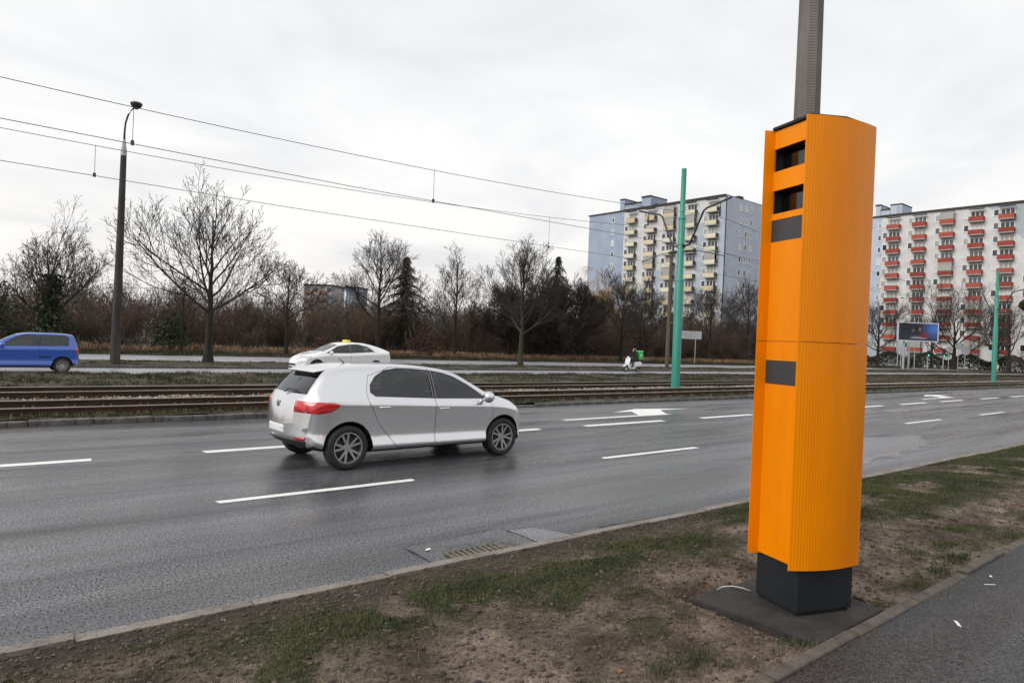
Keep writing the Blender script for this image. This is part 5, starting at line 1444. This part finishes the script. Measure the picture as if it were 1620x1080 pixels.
def make_car(S, label, loc, rz, group='cars on the road'):
    """car frame: x from the rear bumper forward, y across, z up; the root sits under the middle of the car"""
    root = thing(S.get('name', 'hatchback_car'), label, 'car', loc, rz, group)
    b = loft(S); L = S['L']; cxm = L / 2
    bmesh.ops.translate(b, verts=b.verts, vec=(-cxm, 0, 0))
    X = lambda x: x - cxm
    side = lambda c, n: abs(c.y) > .40
    fdark = S.get('lower', 'black_trim')
    # wheel openings
    for wx in S['axles']:
        R_ = S['wr_'] + S.get('arch', .055)
        pts = [(X(wx) + R_ * math.cos(2 * math.pi * k / 26), S['wr_'] + .005 + R_ * math.sin(2 * math.pi * k / 26)) for k in range(26)]
        slice_part(b, pts, (0, 2), lambda c, n: abs(c.y) > .48 and c.z < .80).free()
    # side glass
    for poly in S['side_glass']:
        P = [(X(x), z) for x, z in poly]; c0 = (sum(p[0] for p in P) / len(P), sum(p[1] for p in P) / len(P))
        O = []
        for (x, z) in P:
            l = math.hypot(x - c0[0], z - c0[1]); O.append((x + (x - c0[0]) / l * .017, z + (z - c0[1]) / l * .017))
        pb = slice_part(b, O, (0, 2), side); gl = slice_part(pb, P, (0, 2), side)
        both_sides('window_seal', pb, 'black_trim', root, -.002, 0)
        both_sides('side_window', gl, 'car_glass', root, -.006, 0)
    for poly in S.get('side_trim', []):
        pb = slice_part(b, [(X(x), z) for x, z in poly], (0, 2), side)
        both_sides('pillar_trim', pb, 'black_trim', root, -.003, .012)
    pb = slice_part(b, [(X(x), y) for x, y in S['screen']], (0, 1), lambda c, n: n.z > .15 and c.z > .85)
    piece('windscreen', pb, 'car_glass', root, -.006, 0)
    pb = slice_part(b, S['rear_glass'], (1, 2), lambda c, n: c.x < X(S.get('rg_x', .75)) and n.x < -.15)
    piece('rear_window', pb, 'car_glass', root, -.006, 0)
    # lamps, grille, plates
    for poly in S['tail']:
        pb = slice_part(b, [(X(x), z) for x, z in poly], (0, 2), lambda c, n: abs(c.y) > S.get('tail_y', .44))
        both_sides('tail_light', pb, 'tail_red', root, .006, .02)
    for poly in S['head']:
        pb = slice_part(b, [(X(x), z) for x, z in poly], (0, 2), lambda c, n: abs(c.y) > S.get('head_y', .36) and c.x > 0)
        both_sides('headlight', pb, 'lamp_clear', root, .004, .02)
    pb = slice_part(b, S['grille'], (1, 2), lambda c, n: c.x > X(L - .5) and n.x > .2)
    piece('grille', pb, 'black_trim', root, -.006, .01)
    pb = slice_part(b, S['plate'], (1, 2), lambda c, n: c.x < X(.4) and n.x < -.3)
    piece('number_plate', pb, 'plate_white', root, .004, .01)
    if 'rear_dark' in S:
        pb = slice_part(b, S['rear_dark'], (1, 2), lambda c, n: c.x < X(.5) and n.x < -.1)
        piece('rear_diffuser', pb, 'black_trim', root, -.002, .01)
    if 'fog' in S:
        for sg in (-1, 1):
            pb = slice_part(b, [(sg * y, z) for y, z in S['fog']], (1, 2), lambda c, n: c.x < X(.5) and n.x < -.1)
            piece('reflector', pb, 'tail_red', root, .003, .01)
    # doors: the seam strip first, then the panel
    for poly in S['doors']:
        P = [(X(x), z) for x, z in poly]; c0 = (sum(p[0] for p in P) / len(P), sum(p[1] for p in P) / len(P))
        pb = slice_part(b, P, (0, 2), lambda c, n: abs(c.y) > .45)
        q = []
        for (x, z) in P:
            l = math.hypot(x - c0[0], z - c0[1]); q.append((x - (x - c0[0]) / l * .006, z - (z - c0[1]) / l * .006))
        for sgn in (-1, 1):
            pass
        door = slice_part(pb, q, (0, 2), lambda c, n: abs(c.y) > .45)
        both_sides('door_seam', pb, 'seam', root, -.002, 0)
        # one panel each side
        for sg in (-1, 1):
            d2_ = door.copy(); bmesh.ops.delete(d2_, geom=[f for f in d2_.faces if f.calc_center_median().y * sg < 0], context='FACES')
            bmesh.ops.delete(d2_, geom=[v for v in d2_.verts if not v.link_faces], context='VERTS')
            do = piece('door', d2_, S['paint'], root, 0, 0)
            hx, hz = S['handles'][S['doors'].index(poly)]
            hw = interp(S['w'], hx) * 1.0
            obj('handle', MB().tube([(X(hx) - .09, sg * (hw - .006), hz), (X(hx) - .07, sg * (hw + .022), hz + .004), (X(hx) + .07, sg * (hw + .022), hz + .004), (X(hx) + .09, sg * (hw - .006), hz)], .012, 6), S['paint'], do, smooth=True)
        door.free()
    obj('antenna', MB().tube([(X(1.0), 0, interp(S['top'], 1.0) - .01), (X(.90), 0, interp(S['top'], 1.0) + .07)], [.012, .004], 6), 'black_trim', root)
    if S.get('strip'):
        P = [(X(x), z) for x, z in S['strip']]
        pb = slice_part(b, P, (0, 2), lambda c, n: abs(c.y) > .45, remove=False); both_sides('rubbing_strip', pb, 'black_trim', root, .012, .01)
    # underside
    bot = [f for f in b.faces if f.normal.z < -.75 and f.calc_center_median().z < .4]
    pb = bmesh.new(); pl = pb.verts.layers.float_vector.new('n0'); mp = {}
    for f in bot:
        q = []
        for v in f.verts:
            if v not in mp: mp[v] = pb.verts.new(v.co)
            q.append(mp[v])
        pb.faces.new(q)
    bmesh.ops.delete(b, geom=bot, context='FACES')
    piece('underbody', pb, 'black_trim', root, 0, .02)
    piece('body', b, S['paint'], root, 0, 0)
    # wheel wells, wheels
    W2 = interp(S['w'], S['axles'][0])
    tm, rmm, bk = wheel_meshes(S['wr_'], S.get('ww', .19), S['rim'], S.get('spokes', 5), S.get('rim_mat', 'alloy'))
    for wx in S['axles']:
        for sg in (-1, 1):
            R_ = S['wr_'] + .045
            pr2 = [(R_ * math.cos(a), R_ * math.sin(a)) for a in [math.pi * k / 12 for k in range(13)]]
            vs = [(X(wx) + x, sg * .50, S['wr_'] + z) for x, z in pr2] + [(X(wx) + x, sg * (W2 - .055), S['wr_'] + z) for x, z in pr2]
            n_ = len(pr2); lin = MB().add(vs, [(k, k + 1, n_ + k + 1, n_ + k) for k in range(n_ - 1)]).add([vs[k] for k in range(n_)], [tuple(range(n_))])
            obj('wheel_well', lin, 'cabin', root)
            wo = bpy.data.objects.new('wheel', tm); COL.objects.link(wo); wo.parent = root
            wo.location = (X(wx), sg * (W2 - .115), S['wr_'])
            wo.rotation_euler = (0, rnd.uniform(0, 6), 0 if sg < 0 else math.pi)
            for nm, me in (('rim', rmm), ('brake_disc', bk)):
                q = bpy.data.objects.new(nm, me); COL.objects.link(q); q.parent = wo
    # cabin
    fl = interp(S['zb'], cxm) + .06; wi = W2 - .16
    obj('floor_pan', MB().box(X(.35), X(L - .55), -wi, wi, fl, fl + .05), 'cabin', root)
    sx = S['seats']
    for x0, ys in ((sx[0], (-.36, .36)), (sx[1], (-.36, .36))):
        for y in ys:
            st = obj('seat', MB().box(X(x0), X(x0) + .48, y - .24, y + .24, fl + .06, fl + .30), 'seat_cloth', root, bevel=.05)
            obj('backrest', MB().prism([(X(x0) - .04, fl + .28), (X(x0) + .10, fl + .28), (X(x0) - .10, S['belt'][3][1] + .12), (X(x0) - .20, S['belt'][3][1] + .12)], y - .23, y + .23, lambda a, c, h_: (a, h_, c)), 'seat_cloth', st, bevel=.04)
            obj('headrest', MB().box(X(x0) - .22, X(x0) - .12, y - .12, y + .12, S['belt'][3][1] + .14, S['belt'][3][1] + .30), 'seat_cloth', st, bevel=.03)
    dxs = S['dash']
    obj('dashboard', MB().prism([(X(dxs), .55), (X(dxs) + .5, .55), (X(dxs) + .5, S['dash_z'] - .04), (X(dxs) + .12, S['dash_z']), (X(dxs), S['dash_z'] - .08)], -wi + .02, wi - .02, lambda a, c, h_: (a, h_, c)), 'cabin', root)
    mx_, mz_ = S['mirror']; mw = interp(S['w'], mx_)
    for sg in (-1, 1):
        mo = MB().lathe([(0, -.075), (.05, -.07), (.085, -.03), (.09, .02), (.07, .07), (0, .08)], 14, 'x', (X(mx_), sg * (mw + .10), mz_)).tube([(X(mx_), sg * (mw - .09), mz_ - .07), (X(mx_), sg * (mw + .05), mz_ - .02)], .03, 6)
        obj('mirror', mo, S['paint'] if not S.get('dark_mirror') else 'black_trim', root, smooth=True)
    if S.get('rear_wiper'):
        x0, z0, x1, z1 = S['rear_wiper']
        obj('rear_wiper', MB().tube([(X(x0), .0, z0), (X(x0) + .02, -.10, z0 + .05), (X(x1), -.32, z1)], .010, 6), 'black_trim', root)
        obj('badge', MB().lathe([(0, -.006), (.045, -.004), (.05, .004)], 16, 'x', (X(.02), 0, .86)), 'alloy', root)
    if S.get('spoiler'):
        sx0, sx1, sz, sw = S['spoiler']
        obj('spoiler', MB().prism([(X(sx0), sz - .035), (X(sx0) - .004, sz - .015), (X(sx1), sz + .035), (X(sx1), sz)], -sw, sw, lambda a, c, h_: (a, h_, c)), S['paint'], root, bevel=.01)
    return root, X
rio = dict(L=4.05, paint='silver_paint', wr_=.305, rim=.215, axles=(.66, 3.23), ww=.20, bow_r=.16, bow_f=.40,
    top=[(0, .64), (.03, .89), (.10, .985), (.25, 1.17), (.43, 1.345), (.60, 1.39), (1.0, 1.43), (1.5, 1.44), (2.1, 1.40), (2.42, 1.345), (2.75, 1.17), (3.02, 1.01), (3.25, .945), (3.55, .865), (3.82, .745), (3.97, .60), (4.05, .48)],
    zb=[(0, .44), (.12, .31), (.4, .24), (1, .20), (3, .20), (3.7, .21), (3.95, .25), (4.05, .34)],
    belt=[(0, .60), (.05, .86), (.3, .985), (1, .97), (2, .925), (3, .88), (3.4, .83), (3.7, .75), (3.95, .59), (4.05, .46)],
    w=[(0, .70), (.15, .79), (.5, .845), (1, .86), (3, .86), (3.5, .845), (3.8, .79), (3.97, .70), (4.05, .60)],
    wr=[(0, .60), (.1, .58), (.4, .54), (1, .565), (2, .575), (2.42, .585), (2.8, .66), (3.05, .73), (3.4, .70), (4.05, .45)],
    side_glass=[[(2.02, .955), (2.88, .935), (2.86, .965), (2.76, 1.04), (2.60, 1.145), (2.40, 1.255), (2.22, 1.315), (2.02, 1.352)], [(1.05, 1.005), (1.94, .96), (1.94, 1.36), (1.70, 1.374), (1.45, 1.372), (1.26, 1.345), (1.10, 1.27), (1.00, 1.16), (.98, 1.06)]],
    side_trim=[[(1.958, .95), (2.002, .95), (2.002, 1.36), (1.958, 1.365)]],
    screen=[(2.42, -.53), (2.42, .53), (2.98, .68), (2.98, -.68)], rear_glass=[(-.56, 1.02), (.56, 1.02), (.47, 1.335), (-.47, 1.335)], rg_x=.5,
    tail=[[(-.1, .79), (.26, .775), (.40, .80), (.50, .86), (.52, .90), (.44, .925), (.2, .935), (-.1, .93)]], head=[[(3.50, .74), (3.78, .60), (4.2, .58), (4.2, .70), (3.86, .775), (3.5, .80)]],
    grille=[(-.42, .54), (.42, .54), (.36, .62), (-.36, .62)], plate=[(-.26, .48), (.26, .48), (.26, .59), (-.26, .59)],
    rear_dark=[(-.60, .30), (.60, .30), (.66, .40), (-.66, .40)], fog=[(.46, .405), (.64, .405), (.66, .45), (.46, .45)],
    doors=[[(1.985, .27), (2.98, .28), (3.02, .60), (2.99, .90), (2.40, 1.31), (1.985, 1.385)], [(1.26, .27), (1.975, .27), (1.975, 1.39), (1.36, 1.40), (.98, 1.28), (.91, 1.06), (.93, .80), (1.08, .62)]],
    handles=[(2.12, .80), (1.16, .845)], seats=(2.0, 1.05), dash=2.72, dash_z=.98, mirror=(2.83, .965), spoiler=(.30, .56, 1.338, .44), rear_wiper=(.105, 1.02, .15, 1.06))
make_car(stretch(rio, 1.055), 'silver five door hatchback driving along the middle lane', (4.33 - .695 + 4.27 / 2, 9.35, 0), 0)
lupo = dict(L=3.53, paint='blue_paint', wr_=.28, rim=.185, axles=(.58, 2.90), ww=.17, bow_r=.10, bow_f=.22, spokes=6, rim_mat='alloy',
    top=[(0, .62), (.02, .92), (.06, 1.02), (.14, 1.22), (.24, 1.40), (.4, 1.435), (.9, 1.46), (1.5, 1.455), (1.9, 1.40), (2.2, 1.28), (2.5, 1.10), (2.68, 1.0), (2.95, .945), (3.2, .88), (3.4, .76), (3.48, .64), (3.53, .5)],
    zb=[(0, .42), (.1, .30), (.4, .24), (1, .21), (2.5, .21), (3.2, .22), (3.45, .26), (3.53, .34)],
    belt=[(0, .58), (.04, .86), (.2, .95), (1, .95), (2, .93), (2.6, .90), (3.0, .84), (3.25, .75), (3.45, .6), (3.53, .46)],
    w=[(0, .72), (.12, .78), (.5, .81), (1, .82), (2.6, .82), (3.1, .80), (3.35, .74), (3.47, .68), (3.53, .6)],
    wr=[(0, .64), (.2, .58), (.8, .60), (1.7, .60), (2.2, .63), (2.6, .70), (3, .68), (3.53, .5)],
    side_glass=[[(1.32, .985), (2.40, .97), (2.34, 1.04), (1.98, 1.27), (1.72, 1.36), (1.32, 1.375)], [(.42, 1.01), (1.24, .99), (1.24, 1.378), (.52, 1.375), (.40, 1.30)]],
    side_trim=[[(1.258, .975), (1.302, .975), (1.302, 1.385), (1.258, 1.385)]],
    screen=[(1.98, -.55), (1.98, .55), (2.64, .68), (2.64, -.68)], rear_glass=[(-.58, 1.0), (.58, 1.0), (.50, 1.36), (-.50, 1.36)], rg_x=.35,
    tail=[[(-.1, .72), (.14, .72), (.18, .90), (-.1, .90)]], tail_y=.52, head=[[(3.18, .64), (3.7, .60), (3.7, .78), (3.2, .78)]], head_y=.40,
    grille=[(-.38, .62), (.38, .62), (.38, .72), (-.38, .72)], plate=[(-.26, .62), (.26, .62), (.26, .73), (-.26, .73)],
    doors=[[(1.28, .27), (2.46, .28), (2.50, .60), (2.50, .93), (1.98, 1.31), (1.72, 1.395), (1.28, 1.41)]], handles=[(1.44, .80)], strip=[(.95, .575), (2.50, .575), (2.50, .615), (.95, .615)],
    seats=(1.45, .72), dash=2.22, dash_z=.98, mirror=(2.36, 1.0))
make_car(lupo, 'blue three door hatchback driving left on the far carriageway', (3.5 + .58 - 3.53 / 2, 30.36, 0), math.pi)
tax = dict(L=4.48, name='taxi_car', paint='white_paint', wr_=.31, rim=.21, axles=(.93, 3.63), ww=.20, bow_r=.18, bow_f=.36,
    top=[(0, .66), (.03, .95), (.10, 1.07), (.35, 1.17), (.7, 1.30), (1.1, 1.41), (1.5, 1.475), (1.9, 1.49), (2.3, 1.465), (2.7, 1.36), (3.1, 1.16), (3.4, 1.02), (3.65, .95), (3.95, .86), (4.25, .73), (4.4, .6), (4.48, .48)],
    zb=[(0, .44), (.15, .30), (.5, .22), (1, .19), (3.3, .19), (4.1, .20), (4.38, .25), (4.48, .33)],
    belt=[(0, .60), (.05, .88), (.4, 1.03), (1.2, .99), (2.2, .94), (3.2, .89), (3.7, .83), (4.1, .72), (4.38, .57), (4.48, .44)],
    w=[(0, .70), (.15, .79), (.6, .86), (1.2, .875), (3.3, .875), (3.9, .85), (4.2, .79), (4.4, .70), (4.48, .6)],
    wr=[(0, .60), (.3, .56), (1, .55), (2, .57), (2.6, .58), (3.1, .67), (3.4, .74), (3.8, .70), (4.48, .45)],
    side_glass=[[(2.16, .985), (3.20, .955), (3.12, 1.02), (2.66, 1.275), (2.16, 1.375)], [(.98, 1.07), (2.08, .99), (2.08, 1.382), (1.72, 1.385), (1.30, 1.29)]],
    side_trim=[[(2.098, .975), (2.142, .975), (2.142, 1.39), (2.098, 1.39)]],
    screen=[(2.66, -.55), (2.66, .55), (3.36, .71), (3.36, -.71)], rear_glass=[(-.55, 1.12), (.55, 1.12), (.5, 1.36), (-.5, 1.36)], rg_x=1.2,
    tail=[[(-.1, .80), (.16, .78), (.30, .98), (.10, 1.04), (-.1, 1.02)]], tail_y=.45, head=[[(3.85, .73), (4.1, .62), (4.7, .58), (4.7, .70), (4.2, .78), (3.85, .82)]], head_y=.38,
    grille=[(-.40, .36), (.40, .36), (.36, .46), (-.36, .46)], plate=[(-.26, .70), (.26, .70), (.26, .81), (-.26, .81)],
    doors=[[(2.125, .27), (3.26, .28), (3.30, .60), (3.26, .92), (2.68, 1.32), (2.125, 1.405)], [(1.36, .27), (2.115, .27), (2.115, 1.41), (1.70, 1.42), (1.26, 1.33), (.94, 1.10), (1.0, .85), (1.20, .62)]],
    handles=[(2.28, .84), (1.36, .88)], seats=(2.15, 1.15), dash=3.05, dash_z=1.0, mirror=(3.06, .985))
taxi, TX = make_car(stretch(tax, 1.11), 'white taxi with yellow roof sign driving left behind the silver hatchback', (12.25 + 4.97 / 2, 30.2, 0), math.pi)
obj('sticker', MB().box(TX(1.42), TX(1.66), -.70, -.695, 1.10, 1.22).box(TX(1.42), TX(1.66), .695, .70, 1.10, 1.22), 'plate_white', taxi)
sg_ = obj('roof_sign', MB().prism([(-.10, 0), (.10, 0), (.07, .10), (-.07, .10)], -.26, .26, lambda a, c, h_: (TX(2.22) + a, h_, 1.492 + c)), 'taxi_yellow', taxi, bevel=.012)
obj('sign_foot', MB().box(TX(2.22) - .09, TX(2.22) + .09, -.22, .22, 1.475, 1.4915), 'black_trim', sg_)

# ================================================================== delivery scooter, rider and box
mat('scooter_white', (.78, .78, .79), rough=.3, coat=.8)
mat('rider_black', (.015, .015, .018), rough=.85)
mat('rider_skin', (.42, .27, .2), rough=.6)
mat('helmet_dark', (.02, .02, .024), rough=.25, coat=.6)
mat('box_green', (.05, .50, .07), rough=.6)
mat('box_light', (.40, .80, .42), rough=.6)
SX, SY = 38.65, 32.35
st = thing('motor_scooter', 'white delivery scooter riding left on the far carriageway', 'scooter', (SX, SY, 0), math.pi)
# scooter frame: +x is forward
for x in (-.63, .66):
    wh = obj('wheel', MB().lathe([(.15, -.05), (.22, -.055), (.245, 0), (.22, .055), (.15, .05)], 24, 'y', close=True), 'rubber', st, smooth=True, loc=(x, 0, .245))
    obj('rim', MB().lathe([(0, -.03), (.15, -.04), (.15, .04), (0, .03)], 18, 'y'), 'alloy', wh)
obj('front_fender', MB().prism([(.40, .40), (.46, .50), (.64, .56), (.84, .47), (.90, .38), (.80, .44), (.64, .50), (.5, .44)], -.08, .08, lambda a, c, h_: (a, h_, c)), 'scooter_white', st, bevel=.02)
obj('leg_shield', MB().prism([(.30, .28), (.42, .30), (.58, .60), (.44, 1.02), (.36, 1.02), (.44, .62)], -.20, .20, lambda a, c, h_: (a, h_, c)), 'scooter_white', st, bevel=.03)
obj('floor_board', MB().prism([(-.25, .24), (.36, .24), (.36, .31), (-.25, .33)], -.18, .18, lambda a, c, h_: (a, h_, c)), 'scooter_white', st, bevel=.02)
obj('rear_body', MB().prism([(-.95, .66), (-.90, .50), (-.55, .40), (-.20, .34), (-.12, .60), (-.18, .74), (-.80, .78)], -.17, .17, lambda a, c, h_: (a, h_, c)), 'scooter_white', st, bevel=.05)
obj('engine', MB().box(-.78, -.30, -.12, .12, .20, .40), 'black_trim', st, bevel=.03)
obj('saddle', MB().prism([(-.82, .79), (-.12, .755), (-.10, .80), (-.30, .85), (-.75, .90)], -.14, .14, lambda a, c, h_: (a, h_, c)), 'rider_black', st, bevel=.03)
obj('handlebar', MB().tube([(.36, 0, .98), (.34, 0, 1.06), (.28, -.12, 1.09), (.20, -.34, 1.07)], .018, 6).tube([(.34, 0, 1.06), (.28, .12, 1.09), (.20, .34, 1.07)], .018, 6), 'black_trim', st)
obj('headlight', MB().lathe([(0, .50), (.06, .49), (.09, .44), (.08, .34), (0, .32)], 14, 'x', (0, 0, 1.04)), 'scooter_white', st, smooth=True)
for sg in (-1, 1):
    obj('mirror', MB().tube([(.28, sg * .16, 1.09), (.26, sg * .24, 1.24)], .008, 5).lathe([(0, .245), (.055, .25), (.055, .265), (0, .27)], 12, 'x', (0, sg * .26, 1.28)), 'black_trim', st)
obj('tail_light', MB().box(-.975, -.945, -.07, .07, .62, .68), 'tail_red', st)
# rider
pe_ = thing('person', 'rider in dark clothing and dark helmet seated on the white scooter', 'person', (SX, SY, 0), math.pi)
def skin_body(name, verts, edges, radii, m, parent, sub=2):
    me = bpy.data.meshes.new(name); me.from_pydata(verts, edges, []); me.update()
    o_ = bpy.data.objects.new(name, me); COL.objects.link(o_); o_.parent = parent; me.materials.append(MATS[m])
    sk = o_.modifiers.new('skin', 'SKIN'); sk.use_smooth_shade = True
    for i, r_ in enumerate(radii):
        v = me.skin_vertices[0].data[i]; v.radius = (r_, r_) if not isinstance(r_, tuple) else r_
        v.use_root = (i == 0)
    s_ = o_.modifiers.new('sub', 'SUBSURF'); s_.levels = sub; s_.render_levels = sub
    return o_
bv, be, br_ = [], [], []
def bn(p, r_, par=None):
    bv.append(p); br_.append(r_)
    if par is not None: be.append((par, len(bv) - 1))
    return len(bv) - 1
pel = bn((-.42, 0, .95), (.15, .13)); sp1 = bn((-.40, 0, 1.14), (.15, .12), pel); sp2 = bn((-.34, 0, 1.32), (.17, .12), sp1); nk = bn((-.28, 0, 1.44), .07, sp2); hdv = bn((-.25, 0, 1.52), .07, nk)
for sg in (-1, 1):
    hp = bn((-.38, sg * .10, .93), .10, pel); kn = bn((.02, sg * .17, .88), .075, hp); ak = bn((.10, sg * .15, .42), .05, kn); to = bn((.26, sg * .15, .35), .04, ak)
    sh = bn((-.32, sg * .19, 1.35), .075, sp2); el = bn((-.10, sg * .30, 1.14), .05, sh); wr_ = bn((.14, sg * .30, 1.09), .035, el)
body_o = skin_body('body', bv, be, br_, 'rider_black', pe_)
obj('helmet', MB().lathe([(0, 1.45), (.10, 1.46), (.135, 1.53), (.14, 1.60), (.12, 1.68), (.07, 1.73), (0, 1.745)], 18, 'z', (-.23, 0, 0)), 'helmet_dark', body_o, smooth=True)
obj('face', MB().lathe([(0, 1.47), (.075, 1.48), (.09, 1.55), (.08, 1.62), (0, 1.64)], 14, 'z', (-.17, 0, 0)), 'rider_skin', body_o, smooth=True)
for sg in (-1, 1):
    hb = MB().tube([(.12, sg * .30, 1.09), (.17, sg * .30, 1.095), (.20, sg * .30, 1.095)], [.03, .04, .035], 8)
    for k in range(4):
        y = sg * (.268 + k * .021)
        hb.tube([(.19, y, 1.105), (.225, y, 1.10), (.232, y, 1.07), (.21, y, 1.05)], .0095, 5)
    hb.tube([(.16, sg * .262, 1.085), (.19, sg * .25, 1.07), (.21, sg * .252, 1.055)], .011, 5)
    obj('hand', hb, 'rider_black', body_o, smooth=True)
dbx = thing('delivery_box', 'green insulated delivery box carried on the back of the rider', 'delivery box', (SX, SY, 0), math.pi)
obj('bag', MB().box(-.98, -.55, -.22, .22, .93, 1.50), 'box_green', dbx, bevel=.03)
obj('lid', MB().box(-.99, -.54, -.23, .23, 1.502, 1.56), 'box_light', dbx, bevel=.015)
obj('label_band', MB().box(-.90, -.62, -.226, -.2205, 1.18, 1.30).box(-.90, -.62, .2205, .226, 1.18, 1.30), 'box_light', dbx)
for sg in (-1, 1):
    obj('strap', MB().tube([(-.55, sg * .10, 1.42), (-.42, sg * .13, 1.47), (-.22, sg * .13, 1.38), (-.25, sg * .14, 1.20), (-.53, sg * .12, 1.02)], .014, 5), 'rider_black', dbx)
